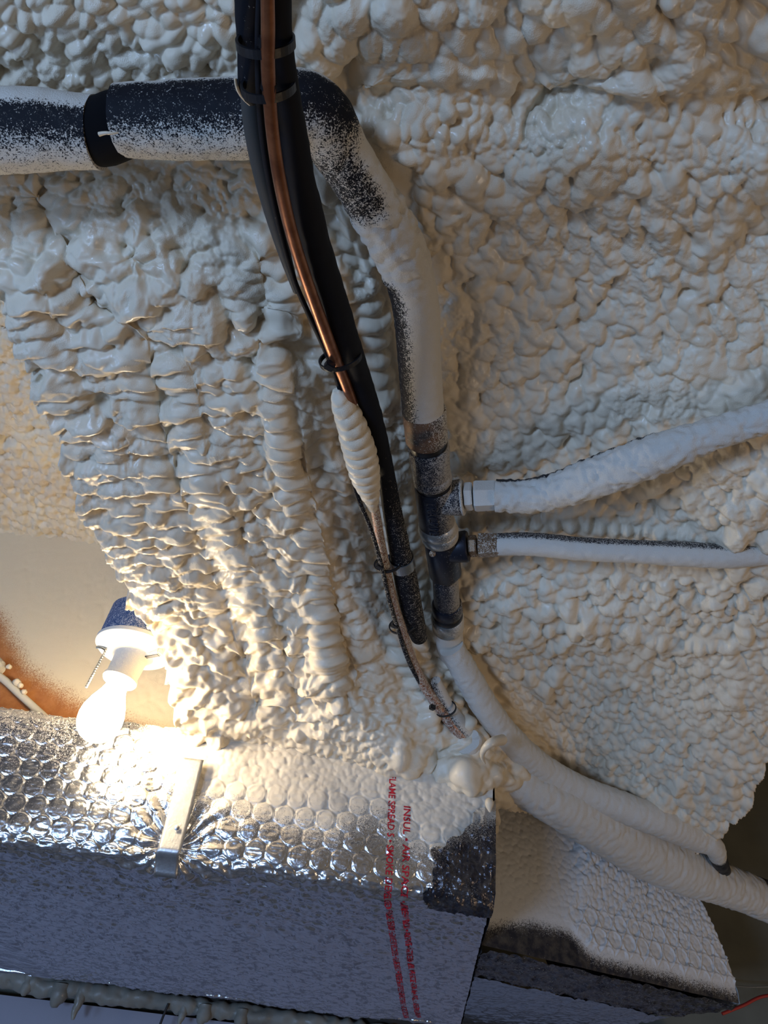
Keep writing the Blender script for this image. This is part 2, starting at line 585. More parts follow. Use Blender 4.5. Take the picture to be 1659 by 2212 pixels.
# lower right field
fill([(980, 1210), (1580, 1230), (Rr, 1260), (Rr, 1420), (1000, 1400)], 22, 17, .95, var=.28, offv=.7, skew=.2, warp=.3)
fill([(1000, 1240), (1560, 1240), (Rr, 1300), (Rr, 1420), (1050, 1400)], 30, 22, 1.0, var=.35, offv=1.2, skew=.2, keep=.35, warp=.35)
fill([(960, 1210), (1060, 1210), (1060, 1290), (960, 1300)], 28, 26, 1.0, var=.2, offv=.9, warp=.2)
chain([(1100, 1360), (1300, 1345), (1450, 1380), (1600, 1385)], 22, 15, 20, 1.0, 1.2, 0, .2)
fill([(1040, 1380), (Rr, 1380), (Rr, 1650), (1560, 1830), (1250, 1720), (1100, 1560)], 19, 13.5, .95, ang=.5, var=.22, offv=.5, skew=.2, warp=.25, jit=.25)
fill([(1100, 1430), (Rr, 1380), (Rr, 1650), (1560, 1830), (1250, 1720), (1130, 1580)], 25, 18, .8, ang=.55, var=.3, offv=1.0, skew=.2, keep=.28, warp=.25)
fill([(1480, 1420), (Rr, 1380), (Rr, 1650), (1560, 1800)], 30, 15, .9, ang=.1, var=.25, offv=1.2, keep=.6, warp=.25)
fill([(1040, 1640), (1250, 1720), (1560, 1830), (1560, 1870), (1040, 1870)], 18, 14, .7, var=.3)
# left: lumps right under the insulated pipe
fill([(L, 330), (760, 330), (800, 560), (620, 590), (L, 590)], 34, 28, .85, ang=.3, var=.4, offv=.9, skew=.15, angv=.5)
fill([(L, 440), (700, 430), (760, 620), (350, 640), (L, 600)], 60, 34, .75, ang=.25, var=.35, offv=.9, skew=.3, keep=.55, angv=.4)
fill([(L, 350), (520, 360), (700, 520), (L, 520)], 18, 15, .9, var=.3, offv=1.5, keep=.5)
# left beam: long lipped ridges
BEAM = [(L, 570), (720, 560), (740, 700), (760, 1000), (800, 1300), (850, 1500), (840, 1560), (380, 1590), (L, 1500)]
up = lambda x, y: 1.08 - .56 * sstep(640, 1330, y)
fill([(L, 560), (370, 620), (470, 1000), (560, 1330), (L, 1330)], 92, 30, 1.1, ang=.0, var=.25, offv=.7, skew=.42, warp=.34, fx=up, angv=.08, jit=.28)
fill([(300, 600), (720, 560), (760, 1000), (800, 1330), (540, 1340), (440, 1000)], 58, 31, 1.0, ang=.05, var=.28, offv=.8, skew=.38, warp=.36, fx=up, angv=.2, jit=.28)
fill([(L, 560), (720, 560), (760, 1000), (800, 1330), (380, 1400), (L, 1330)], 30, 16, 1.1, ang=.05, var=.35, offv=1.5, skew=.3, keep=.16, fx=up, warp=.3)
fill([(250, 1290), (800, 1290), (860, 1500), (860, 1600), (380, 1580)], 24, 13, 1.0, ang=.1, var=.35, offv=.7, skew=.35, warp=.5)
fill([(350, 1350), (800, 1330), (860, 1560), (400, 1570)], 36, 17, .95, ang=.1, var=.35, offv=1.2, skew=.35, keep=.3)
chain([(640, 830), (665, 1050), (690, 1200), (700, 1330), (715, 1440)], 34, 30, 13, 1.2, 1.3, 0, .2)
# fine-grained valley beside the pipes
fill([(690, 700), (760, 800), (800, 1080), (850, 1300), (960, 1500), (900, 1600), (820, 1500), (740, 1250), (700, 1000)], 26, 9, .9, ang=.05, var=.3, offv=.8, skew=.3)
fill([(740, 1250), (850, 1250), (960, 1480), (960, 1600), (840, 1600)], 14, 10, .9, var=.3, offv=1.0)
fill([(370, 1540), (1000, 1580), (1020, 1730), (370, 1700)], 13, 9, .8, var=.3, offv=.5)
fill([(380, 1440), (560, 1480), (600, 1590), (380, 1600)], 26, 19, .9, var=.4, offv=1.0)
fill([(360, 1400), (420, 1400), (430, 1560), (370, 1560)], 30, 24, 1.0, var=.3, offv=1.3)
# scalloped strips beside the black line set and the iron pipe
chain([(735, 470), (770, 600), (800, 720), (812, 850), (830, 1000), (848, 1130), (872, 1250)], 21, 40, 25, .85, .9)
chain([(858, 860), (868, 960), (880, 1080), (890, 1180), (905, 1300)], 22, 20, 15, 1.0, 1.0)
chain([(720, 330), (770, 450), (800, 540)], 6, 32, 24, 1.0, .8, jit=6)
chain([(720, 400), (760, 500), (790, 600)], 6, 24, 30, 1.1, 1.4, jit=8)
# the heap where everything meets above the foil
fill([(850, 1560), (1040, 1580), (1110, 1640), (1080, 1720), (1000, 1690), (860, 1660)], 26, 22, .75, var=.3, offv=.8)
chain([(865, 1635), (905, 1640), (950, 1650), (1000, 1668)], 5, 30, 26, .60, .5)
chain([(835, 1340), (870, 1430), (910, 1510), (935, 1560)], 9, 26, 20, 1.0, 1.0)
chain([(900, 1360), (920, 1430), (960, 1500), (1000, 1560)], 10, 24, 16, 1.0, 1.2)
chain([(940, 1370), (965, 1440), (1000, 1500)], 6, 22, 16, 1.0, 1.0)
fill([(990, 1560), (1060, 1540), (1140, 1640), (1110, 1710), (1040, 1680)], 24, 22, 1.0, var=.3, offv=1.2)

H = blur(H, 1)
gr = sstep(.42, .62, noise(B[..., :2], .05, 9))
H += gr * .0011 * (noise(B, .0022, 11) - .5) * 2 * (T / .0006)
H += .0006 * (noise(B, .005, 12) - .5)

EDGE_BAY = [(-400, 566), (-80, 574), (0, 596), (34, 690), (74, 790), (100, 872), (140, 930), (135, 985), (170, 1040), (176, 1100),
            (212, 1150), (240, 1225), (285, 1262), (272, 1300), (318, 1335), (330, 1362), (352, 1385), (372, 1420), (360, 1470), (384, 1510), (398, 1570), (395, 1600)]
BAY = EDGE_BAY + [(395, 1990), (-400, 1990)]
EDGE_RIGHT = [(2050, 1380), (1700, 1560), (1656, 1640), (1634, 1690), (1622, 1735), (1580, 1765), (1560, 1800), (1535, 1812)]
RIGHT = EDGE_RIGHT + [(1535, 1990), (2050, 1990)]
wob = 9 * (noise(B[..., :2], .02, 21) - .5)
inb = in_poly(PX, PY, BAY)
inr = in_poly(PX, PY, RIGHT)
db = np.where(inb, line_dist(PX, PY, EDGE_BAY) + wob, 0)
dr = np.where(inr, line_dist(PX, PY, EDGE_RIGHT) + wob, 0)
P = B + N * H[..., None]
lift = np.maximum(db, 0) * .0035 + np.maximum(dr, 0) * .0045
P[..., 2] += lift
keep = (db < 24) & (dr < 16)
keep &= ~((PX > 1078) & (PY > 1740 + (PX - 1078) * .22))
ceiling = grid_mesh('ceiling', P, FOAM, keep=keep)
tag(ceiling, kind='structure')

# ------------------------------------------------------------------ joist bay at the left: foam on its top, wall at its end
BH, BY = 0.90, 1.25


def relief(px0, px1, py0, py1, step, fn, size, amp, seed):
    """foam skin with its own small lobes on the surface fn(px, py)"""
    ax = np.arange(px0, px1, step)
    ay = np.arange(py0, py1, step)
    X, Y = np.meshgrid(ax, ay)
    S = fn(X, Y)
    n = toward_cam(S, normals_of(S))
    h = np.zeros(X.shape)
    q = S + .35 * size * np.stack([noise(S, size, seed), noise(S, size, seed + 1), noise(S, size, seed + 2)], -1)
    for k, (sz, am) in enumerate(((size, 1), (size * .5, .5))):
        h += am * cells(q, sz, seed + 10 * k)
    return X, Y, S, n, h * amp


def cells(q, s, seed):
    """rounded cell pattern (nearest scattered point), 0..1"""
    g = q / s
    I = np.floor(g).astype(np.int64)
    d1 = np.full(q.shape[:-1], 9.0)
    for a in (-1, 0, 1):
        for b in (-1, 0, 1):
            for c in (-1, 0, 1):
                J = I + np.array([a, b, c])
                f = np.stack([_hash(J[..., 0], J[..., 1], J[..., 2], seed + m) for m in (0, 51, 97)], -1)
                d1 = np.minimum(d1, np.sum((g - J - f) ** 2, -1))
    return np.sqrt(np.maximum(0, 1 - d1 * 1.1))


def bay_top(X, Y):
    return at_h(X, Y, BH + 0 * X)


def bay_end(X, Y):
    return at_y(X, Y, BY + 0 * X)


X, Y, S, n, h = relief(-380, 420, 420, 1230, 3.2, bay_top, .015, .018, 31)
P = S + n * h[..., None]
o = grid_mesh('ceiling', P, FOAM_BAY, keep=P[..., 1] < BY + .01)
tag(o, kind='structure')
X, Y, S, n, h = relief(-380, 480, 1000, 1640, 3.2, bay_end, .022, .0035, 41)
fine = .3 + .7 * sstep(150, 330, X)
P = S + n * (h * fine)[..., None]
edge = line_dist(X, Y, [(-300, 1100), (-120, 1200), (10, 1330), (60, 1430), (150, 1500), (260, 1545), (380, 1600)])
side = in_poly(X, Y, [(-400, 1050), (-300, 1100), (-120, 1200), (10, 1330), (60, 1430), (150, 1500), (260, 1545), (380, 1600), (380, 1700), (-400, 1700)])
sd = np.where(side, -edge, edge)
spray = .5 + sd / 90 + .12 * (noise(S, .02, 3) - .5)
P = S + n * (h * fine * sstep(.2, .9, spray))[..., None]
o = grid_mesh('wall_left', P, WOOD, keep=(S[..., 2] > CAMZ + .35), attrs={'spray': np.clip(spray, .04, 1)})
tag(o, kind='structure')


def box(name, c, s, mat, parent=None, rot=0.0, bev=0.0):
    import bmesh
    bm = bmesh.new()
    bmesh.ops.create_cube(bm, size=1)
    bmesh.ops.scale(bm, vec=s, verts=bm.verts)
    if bev:
        bmesh.ops.bevel(bm, geom=bm.edges[:], offset=bev, segments=2, affect='EDGES')
    bmesh.ops.rotate(bm, cent=(0, 0, 0), matrix=Matrix.Rotation(rot, 3, 'Z'), verts=bm.verts)
    bmesh.ops.translate(bm, vec=[float(v) for v in c], verts=bm.verts)
    me = bpy.data.meshes.new(name)
    bm.to_mesh(me)
    bm.free()
    return link(name, me, mat, parent)


WB = 2.02
tag(box('ceiling', (0, .4, CAMZ + .99), (5.2, 3.5, .04), DARKWOOD), kind='structure')
tag(box('wall_back', (0, WB + .05, 1.38), (5.2, .1, 2.76), DARKWALL), kind='structure')
tag(box('floor', (0, .1, -.05), (5.2, 4.1, .1), CONCRETE), kind='structure')

# ------------------------------------------------------------------ generic swept tube
def tube(name, pts, mat, parent=None, seg=36, step=.004, ribs=None, spray=None, nz=0.0, nscale=.01, caps=True, world=None, seed=0, wrinkle=0.0):
    """pts: rows of photo x, photo y, height above the lens, radius in photo pixels -> a tube in the room"""
    if world is None:
        p = np.asarray(pts, float)
        C0 = at_h(p[:, 0], p[:, 1], p[:, 2])
        r = p[:, 3] * scale_at(C0)
    else:
        C0 = np.asarray(world, float)[:, :3]
        r = np.asarray(world, float)[:, 3]
    ln = np.linalg.norm(np.diff(C0, axis=0), axis=1).sum()
    n = max(int(ln / step), 6)
    Q = catmull(np.column_stack([C0, r]), n)
    # even spacing
    dd = np.concatenate([[0], np.cumsum(np.linalg.norm(np.diff(Q[:, :3], axis=0), axis=1))])
    u = np.linspace(0, dd[-1], n)
    Q = np.column_stack([np.interp(u, dd, Q[:, k]) for k in range(4)])
    C, r = Q[:, :3], Q[:, 3]
    tan = np.gradient(C, axis=0)
    tan /= np.linalg.norm(tan, axis=1, keepdims=True)
    a = np.cross(tan[0], [0, 0, 1.0])
    if np.linalg.norm(a) < .1:
        a = np.cross(tan[0], [1.0, 0, 0])
    A = np.zeros_like(C)
    for i in range(n):
        a = a - tan[i] * np.dot(a, tan[i])
        a /= np.linalg.norm(a)
        A[i] = a
    Bn = np.cross(tan, A)
    th = np.linspace(0, 2 * np.pi, seg, endpoint=False)
    D = A[:, None] * np.cos(th)[None, :, None] + Bn[:, None] * np.sin(th)[None, :, None]
    rad = np.repeat(r[:, None], seg, 1)
    t = (u / u[-1])[:, None]
    if ribs:
        per, dep = ribs
        rad = rad * (1 - dep + dep * np.sqrt(np.abs(np.sin(np.pi * u[:, None] / per + .35 * np.sin(th * 2 + 1)[None]))))
    V = C[:, None] + D * rad[..., None]
    if nz:
        nzv = nz(t) if callable(nz) else nz
        V = V + D * (nzv * (cells(V, nscale, seed + 5) - .5 + .7 * (noise(V, nscale * .6, seed) - .5)))[..., None]
    if wrinkle:
        V = V + D * (wrinkle * (noise(np.stack([u[:, None] / .006 + 0 * th, 1.2 * th[None] + 0 * u[:, None]], -1), 1.0, seed) - .5))[..., None]
    ox = D @ RV
    oy = -(D @ UV)
    sp = spray(t + 0 * ox, ox, oy) if spray else 0 * ox
    idx = np.arange(n * seg).reshape(n, seg)
    q = np.stack([idx[:-1], np.roll(idx[:-1], -1, 1), np.roll(idx[1:], -1, 1), idx[1:]], -1).reshape(-1, 4)
    VV = V.reshape(-1, 3)
    spv = np.asarray(sp).reshape(-1)
    tris = None
    if caps:
        VV = np.vstack([VV, C[0] - 0 * tan[0], C[-1]])
        spv = np.concatenate([spv, [spv[:seg].mean(), spv[-seg:].mean()]])
        i0, i1 = n * seg, n * seg + 1
        e = idx[-1]
        s0 = idx[0]
        tris = np.vstack([np.column_stack([np.roll(s0, -1), s0, np.full(seg, i0)]), np.column_stack([e, np.roll(e, -1), np.full(seg, i1)])])
    me = mesh_np(name, VV, q, tris)
    add_attr(me, 'spray', spv)
    me.set_sharp_from_angle(angle=math.radians(60))
    return link(name, me, mat, parent)


def lathe(name, base, axis, prof, mat, parent=None, seg=40, spray=.2, spray_fn=None, flat=False, roll=0.0):
    """prof: (distance along axis, radius)"""
    base = np.asarray(base, float)
    ax = np.asarray(axis, float) / np.linalg.norm(axis)
    a = np.cross(ax, [0, 0, 1.0])
    if np.linalg.norm(a) < .2:
        a = np.cross(ax, [1.0, 0, 0])
    a /= np.linalg.norm(a)
    b = np.cross(ax, a)
    th = np.linspace(0, 2 * np.pi, seg, endpoint=False) + roll
    D = a * np.cos(th)[:, None] + b * np.sin(th)[:, None]
    pr = np.asarray(prof, float)
    V = base + pr[:, 0, None, None] * ax + pr[:, 1, None, None] * D[None]
    n = len(pr)
    idx = np.arange(n * seg).reshape(n, seg)
    q = np.stack([idx[:-1], np.roll(idx[:-1], -1, 1), np.roll(idx[1:], -1, 1), idx[1:]], -1).reshape(-1, 4)
    VV = np.vstack([V.reshape(-1, 3), base + ax * pr[0, 0], base + ax * pr[-1, 0]])
    e, s0 = idx[-1], idx[0]
    tris = np.vstack([np.column_stack([np.roll(s0, -1), s0, np.full(seg, n * seg)]), np.column_stack([e, np.roll(e, -1), np.full(seg, n * seg + 1)])])
    me = mesh_np(name, VV, q, tris, smooth=not flat)
    if spray_fn:
        Dn = np.repeat(D[None], n, 0).reshape(-1, 3)
        s = spray_fn(Dn @ RV, -(Dn @ UV))
        s = np.concatenate([s, [spray, spray]])
    else:
        s = np.full(len(VV), spray)
    add_attr(me, 'spray', s)
    if not flat:
        me.set_sharp_from_angle(angle=math.radians(38))
    return link(name, me, mat, parent)


def P1(px, py, h):
    return at_h(np.array(float(px)), np.array(float(py)), np.array(float(h)))


def S1(px, py, h):
    return float(scale_at(P1(px, py, h)))


def strip_ring(name, c, ax, ra, rb, adir, width, thick, mat, parent, seg=40):
    """flat band lying around an oval bundle"""
    ax = np.asarray(ax) / np.linalg.norm(ax)
    a = np.asarray(adir) - ax * np.dot(adir, ax)
    a /= np.linalg.norm(a)
    b = np.cross(ax, a)
    th = np.linspace(0, 2 * np.pi, seg, endpoint=False)
    prof = [(-width / 2, 0), (-width / 2, thick), (width / 2, thick), (width / 2, 0), (-width / 2, 0)]
    V = []
    for s, o_ in prof:
        V.append(c + ax * s + a * ((ra + o_) * np.cos(th))[:, None] + b * ((rb + o_) * np.sin(th))[:, None])
    V = np.array(V)
    idx = np.arange(V.shape[0] * seg).reshape(-1, seg)
    q = np.stack([idx[:-1], np.roll(idx[:-1], -1, 1), np.roll(idx[1:], -1, 1), idx[1:]], -1).reshape(-1, 4)
    me = mesh_np(name, V, q, smooth=False)
    add_attr(me, 'spray', np.full(V.shape[0] * seg, .12))
    return link(name, me, mat, parent)


# ------------------------------------------------------------------ insulated pipe across the top, elbow, then down beside the iron fittings
base = P1(250, 280, .53)
ip = empty('insulated_pipe', base, 'thick black insulated pipe crossing the upper left, dusted white, with an open joint', 'pipe')


def spr_left(t, ox, oy):
    return np.clip(np.maximum(sstep(.05, -.65, oy) * 1.1, sstep(-.1, 1.15, oy) * .66), .12, 1)


def spr_right(t, ox, oy):
    horiz = np.maximum(sstep(-.45, -.95, oy) * 1.0, sstep(-.1, 1.15, oy) * .62)
    elbow = .30 + .60 * sstep(.35, .95, ox) + .25 * sstep(-.5, -1, oy)
    down = np.clip(sstep(-.95, .45, ox) * 1.1 + .10 + sstep(.66, .60, t), 0, 1)
    a = sstep(.32, .40, t)
    b = sstep(.47, .54, t)
    return np.clip((horiz * (1 - a) + elbow * a) * (1 - b) + down * b, .10, 1)


tube('insulation_sleeve', [(-330, 300, .545, 86), (-100, 288, .545, 85), (60, 281, .545, 83), (140, 283, .545, 77), (212, 287, .545, 73)], RUBBER, ip, spray=spr_left, nz=.0014, nscale=.012, seg=64)
tube('insulation_sleeve', [(262, 262, .545, 72), (400, 260, .545, 78), (540, 255, .545, 80), (622, 238, .548, 82), (686, 254, .553, 74), (738, 330, .560, 60),
                           (800, 430, .566, 56), (862, 540, .572, 54), (896, 650, .575, 50), (906, 780, .575, 46), (914, 886, .575, 45)], RUBBER, ip, spray=spr_right, nz=lambda t: .0010 + .0040 * sstep(.46, .52, t) * sstep(.70, .60, t), nscale=.009, seg=90, step=.002)
tube('inner_pipe', [(200, 284, .545, 40), (262, 270, .545, 40), (330, 262, .545, 40)], TIE, ip)
tube('gap_shade', [(196, 286, .545, 66), (214, 286, .545, 70), (240, 278, .545, 69), (262, 268, .545, 69), (276, 262, .545, 66)], VOID, ip)['label'] = 'black tube painted as the shade in the open joint between the two insulation sleeves'  # solid black filler stands in for the unlit opening
# pale scrap of foam caught in the joint
tube('foam_scrap', [(214, 290, .512, 5), (228, 287, .512, 4), (243, 288, .512, 3), (256, 286, .514, 1.5)], FOAM, ip, seg=8)['label'] = 'pale foam scrap in the open joint'

# ------------------------------------------------------------------ iron gas manifold
g0 = P1(950, 1100, .57)
gm = empty('gas_manifold', g0, 'black iron pipe fittings with two side tees, running down the middle and dusted with foam', 'pipe fittings')


def seg_axis(pa, pb):
    a, b = P1(*pa), P1(*pb)
    return a, b - a, float(np.linalg.norm(b - a))


def coll(name, pa, pb, rpx, mat, spray_fn, ends=.94, lipf=1.0, seg=44, flat=False, roll=0, parent=None):
    a, v, l = seg_axis(pa, pb)
    if np.isscalar(rpx):
        rpx = (rpx, rpx)
    ra, rb = rpx[0] * S1(*pa), rpx[1] * S1(*pb)
    c = min(.0022, l * .2)
    return lathe(name, a, v, [(0, ra * ends - c), (0, ra * ends), (c, ra), (l - c, rb), (l, rb * ends), (l, rb * ends - c)], mat, parent or gm, seg=seg, spray=.2, spray_fn=spray_fn, flat=flat, roll=roll)


side_w = lambda lo, hi: (lambda ox, oy: np.clip(lo + (hi - lo) * sstep(-.3, 1.2, ox), 0, 1))
GH = .575
coll('coupling', (916, 884, GH), (922, 950, GH), (48, 46), RUST, side_w(.12, .50))
coll('seal_ring', (921, 944, GH), (925, 968, GH), 41, TIE, None)
coll('union', (925, 962, GH), (934, 1036, GH), (45, 40), IRON, side_w(.26, .62))
coll('union_collar', (932, 1022, GH), (936, 1040, GH), 42, IRON, side_w(.3, .7))
coll('seal_ring', (935, 1036, GH), (937, 1052, GH), 37, TIE, None)
t1 = coll('tee', (936, 1048, GH), (944, 1136, GH), (41, 38), IRON, side_w(.08, .66))
coll('tee_branch', (950, 1078, GH), (1000, 1074, GH), (36, 40), IRON, side_w(.40, .62), parent=t1)
coll('tee_flange', (990, 1075, GH), (1002, 1074, GH), (39, 40), GALV, lambda a, b: 0 * a + .55, parent=t1)
coll('fitting_nut', (1004, 1073, GH), (1021, 1072, GH), (31, 31), GALV, lambda a, b: 0 * a + .78, seg=6, flat=True, roll=.3)
coll('fitting_nut', (1024, 1072, GH), (1073, 1070, GH), (34, 33), GALV, lambda a, b: 0 * a + .85, seg=6, flat=True, roll=.35)
for k, (y0, y1, r1, r2) in enumerate(((1128, 1146, 41, 42), (1144, 1162, 42, 40))):
    coll('collar', (943 + k * 5, y0, GH), (946 + k * 5, y1, GH), (r1, r2), GALV, side_w(.05, .75))
t2 = coll('tee', (951, 1156, GH), (962, 1238, GH), (37, 35), IRON, side_w(.02, .22))
coll('tee_branch', (965, 1184, GH), (1011, 1180, GH), (32, 35), IRON, side_w(.05, .16), parent=t2)
lathe('plug', P1(934, 1196, GH - .020), P1(934, 1196, GH - .03) - P1(934, 1196, GH - .02), [(0, .004), (.002, .004), (.003, .002)], BRASS, t2, seg=16)
coll('fitting_nut', (1013, 1180, GH), (1030, 1179, GH), (24, 24), BRASS, lambda a, b: 0 * a + .2, seg=6, flat=True, roll=.1)
coll('fitting_nut', (1033, 1178, GH), (1077, 1177, GH), (27, 27), BRASS, side_w(.30, .62), seg=6, flat=True, roll=.4)
coll('pipe_nipple', (961, 1232, GH), (966, 1322, GH), (28, 28), IRON, side_w(.2, .66))
coll('seal_ring', (965, 1304, GH), (967, 1322, GH), 33, IRON, side_w(.02, .4))
coll('collar', (966, 1330, GH), (968, 1356, GH), (36, 34), GALV, side_w(.15, .8))
coll('seal_ring', (966, 1322, GH), (967, 1332, GH), 33, TIE, None)
coll('adapter', (968, 1352, GH), (974, 1410, GH), (30, 30), GALV, lambda a, b: 0 * a + .97)


def text_mesh(txt, size, extrude=0.0, res=3, spacing=1.0):
    cu = bpy.data.curves.new('t', 'FONT')
    cu.body = txt
    cu.size = size
    cu.extrude = extrude
    cu.resolution_u = res
    cu.space_character = spacing
    cu.offset = size * .018
    o = bpy.data.objects.new('t', cu)
    col.objects.link(o)
    dg = bpy.context.evaluated_depsgraph_get()
    me = bpy.data.meshes.new_from_object(o.evaluated_get(dg))
    bpy.data.objects.remove(o)
    return me


def coords_of(me):
    a = np.zeros(len(me.vertices) * 3)
    me.vertices.foreach_get('co', a)
    return a.reshape(-1, 3)


# embossed letters running down the first tee
me = text_mesh('TRACPIPE', .016, .0006, 2)
q = coords_of(me)
a, v, l = seg_axis((936, 1048, GH), (944, 1136, GH))
ax = v / l
rt = 40 * S1(940, 1090, GH)
tocam = CAM - (a + v / 2)
tocam -= ax * np.dot(tocam, ax)
tocam /= np.linalg.norm(tocam)
rightd = np.cross(ax, tocam)
if rightd @ RV < 0:
    rightd = -rightd
L_ = q[:, 0].max()
s = .004 + q[:, 0] / L_ * (l - .012)
phi = (q[:, 1] - .006) / rt - .16
rr = rt * .985 + .0005 + q[:, 2]
W3 = a + ax * s[:, None] + (tocam[None] * np.cos(phi)[:, None] + rightd[None] * np.sin(phi)[:, None]) * rr[:, None]
me.vertices.foreach_set('co', W3.ravel())
add_attr(me, 'spray', np.full(len(W3), .12))
lo = link('embossed_lettering', me, IRON, t1)

# ------------------------------------------------------------------ hoses
def hose(name, label, pts, spray, nz=.0016, nscale=.008, wr=.0012, seed=1):
    p = P1(*pts[0][:3])
    t = empty(name, p, label, 'hose')
    tube('hose_jacket', pts, HOSE, t, seg=56, step=.0022, spray=spray, nz=nz, nscale=nscale, seed=seed, wrinkle=wr)
    return t


h1 = hose('gas_hose', 'foam-crusted hose leaving the upper tee and rising to the right edge', [
    (1072, 1071, GH, 33), (1130, 1072, .572, 34), (1200, 1060, .568, 37), (1290, 1030, .562, 42), (1380, 996, .558, 44), (1450, 970, .556, 40), (1520, 944, .560, 34), (1610, 916, .565, 32), (1720, 880, .565, 30), (1900, 830, .565, 30)],
    lambda t, ox, oy: np.clip(1 - 1.1 * sstep(-.72, -1.0, oy) * sstep(.55, .45, t), 0, 1), nz=.0040, nscale=.007, seed=3)
h2 = hose('gas_hose', 'thinner hose leaving the lower tee, black on top and white beneath', [
    (1076, 1176, GH, 24), (1150, 1176, .572, 25), (1260, 1186, .565, 25), (1380, 1192, .560, 25), (1480, 1197, .556, 27), (1570, 1202, .553, 26), (1640, 1200, .555, 22), (1760, 1196, .56, 18)],
    lambda t, ox, oy: np.clip(.30 + 1.1 * sstep(-.75, -.1, oy) + sstep(.75, .9, t), 0, 1), nz=.0009, nscale=.006, wr=.0006, seed=5)
h3 = hose('gas_hose', 'long foam-coated hose curving from the bottom of the manifold to the lower right', [
    (974, 1398, .560, 27), (1004, 1450, .545, 29), (1050, 1528, .522, 29), (1100, 1594, .506, 29), (1165, 1655, .495, 30), (1240, 1700, .485, 30), (1330, 1738, .476, 32), (1420, 1772, .470, 33), (1500, 1806, .468, 30), (1540, 1828, .460, 22), (1552, 1856, .452, 17), (1562, 1880, .450, 15)],
    lambda t, ox, oy: np.clip(1.0 - 1.0 * sstep(.90, .925, t), 0.02, 1), nz=.0013, nscale=.006, wr=.0014, seed=7)
h4 = hose('insulated_drain_hose', 'fat foam-coated hose along the top of the white duct, black-topped at the frame edge', [
    (1010, 1600, .478, 26), (1070, 1655, .480, 34), (1130, 1696, .470, 42), (1210, 1738, .462, 48), (1300, 1786, .455, 53), (1390, 1836, .448, 56), (1470, 1874, .442, 52), (1550, 1905, .440, 43), (1640, 1940, .44, 40), (1760, 1995, .44, 40), (1850, 2040, .44, 40)],
    lambda t, ox, oy: np.clip(1.0 - 1.15 * sstep(.62, .67, t) * sstep(-.2, -.62, oy), 0.02, 1), nz=.0040, nscale=.011, wr=.0008, seed=9)

# ------------------------------------------------------------------ refrigerant line set with cable and ties
ls = empty('line_set', P1(600, 300, .46), 'bundle of black insulated tube, bare copper tube and thin cable, zip-tied, running down the middle', 'pipe')
dust = lambda v: (lambda t, ox, oy: 0 * ox + v)
main = [(580, -260, .440, 34), (592, -80, .448, 34), (598, 60, .452, 33), (606, 150, .455, 33), (632, 300, .462, 33), (655, 420, .470, 33), (688, 550, .482, 32), (724, 660, .495, 30), (752, 752, .508, 29), (776, 815, .520, 25), (806, 900, .530, 20), (828, 990, .538, 18),
        (845, 1090, .543, 20), (862, 1180, .545, 23), (878, 1260, .545, 25), (892, 1330, .545, 23), (905, 1375, .556, 18)]
tube('insulated_tube', main, RUBBER, ls, spray=lambda t, ox, oy: -.04 + .24 * sstep(.50, .72, t) * (.8 + .4 * ox), nz=.0008, nscale=.012)
tube('insulated_tube', [(528, -260, .445, 36), (540, -60, .452, 36), (543, 60, .458, 32), (546, 120, .460, 32), (538, 190, .463, 22), (545, 222, .466, 8)], RUBBER, ls, spray=dust(.02), nz=.0008, nscale=.012)['label'] = 'short black sleeve cut open at its lower end'
tube('grey_sleeve', [(536, 150, .480, 20), (548, 260, .482, 24), (566, 360, .486, 23), (588, 450, .492, 20), (614, 545, .498, 14), (640, 630, .505, 7)], GREYTUBE, ls, spray=dust(.0))
tube('copper_tube', [(585, -260, .415, 15), (578, -60, .425, 15), (579, 60, .430, 15.5), (579, 150, .434, 15.5), (588, 280, .440, 14.5), (606, 400, .447, 14.5), (632, 510, .457, 14), (664, 610, .468, 13.5), (700, 710, .482, 13.5), (722, 768, .494, 13), (738, 806, .505, 12),
                      (762, 870, .515, 11)], COPPER, ls, spray=dust(-.02))
tube('copper_tube', [(800, 1060, .525, 10), (812, 1110, .528, 10), (822, 1170, .530, 10), (836, 1240, .530, 10.5), (852, 1310, .528, 11), (868, 1360, .526, 11), (888, 1420, .524, 10), (916, 1480, .515, 11), (946, 1525, .504, 12), (982, 1572, .490, 12), (1020, 1612, .480, 12)], COPPER, ls, spray=dust(.40))['label'] = 'lower run of the copper tube, speckled with overspray'
cable = [(556, -260, .425, 8), (562, -60, .434, 8), (558, 80, .440, 8), (560, 200, .444, 8), (568, 300, .450, 8), (584, 400, .456, 8), (606, 500, .464, 7), (634, 600, .476, 6), (662, 668, .486, 6), (692, 732, .498, 6), (712, 778, .505, 6), (728, 820, .512, 6), (744, 880, .515, 5),
         (748, 960, .515, 5), (768, 1060, .513, 5), (800, 1140, .515, 5), (822, 1215, .520, 5), (842, 1300, .522, 5), (860, 1360, .520, 5), (884, 1430, .516, 5), (915, 1490, .512, 4)]
tube('control_cable', cable, RUBBER, ls, seg=12, spray=lambda t, ox, oy: -.02 + .22 * sstep(.5, .6, t))
tube('foam_sleeve', [(726, 842, .512, 8), (738, 868, .512, 24), (760, 920, .512, 33), (778, 980, .513, 36), (790, 1030, .514, 32), (800, 1070, .516, 20), (806, 1100, .518, 9)], FOAM, ls, seg=60, step=.0015, ribs=(.0125, .22), nz=.0012, nscale=.01)['label'] = 'ribbed caterpillar of foam swallowing the copper tube'
tube('insulated_tube', [(940, 1470, .525, 12), (962, 1520, .512, 17), (985, 1556, .500, 20), (1012, 1588, .492, 19), (1030, 1612, .488, 14)], RUBBER, ls, spray=lambda t, ox, oy: np.clip(.38 + .6 * sstep(-.1, .9, ox), 0, 1))['label'] = 'speckled end of the insulated tube emerging from foam'
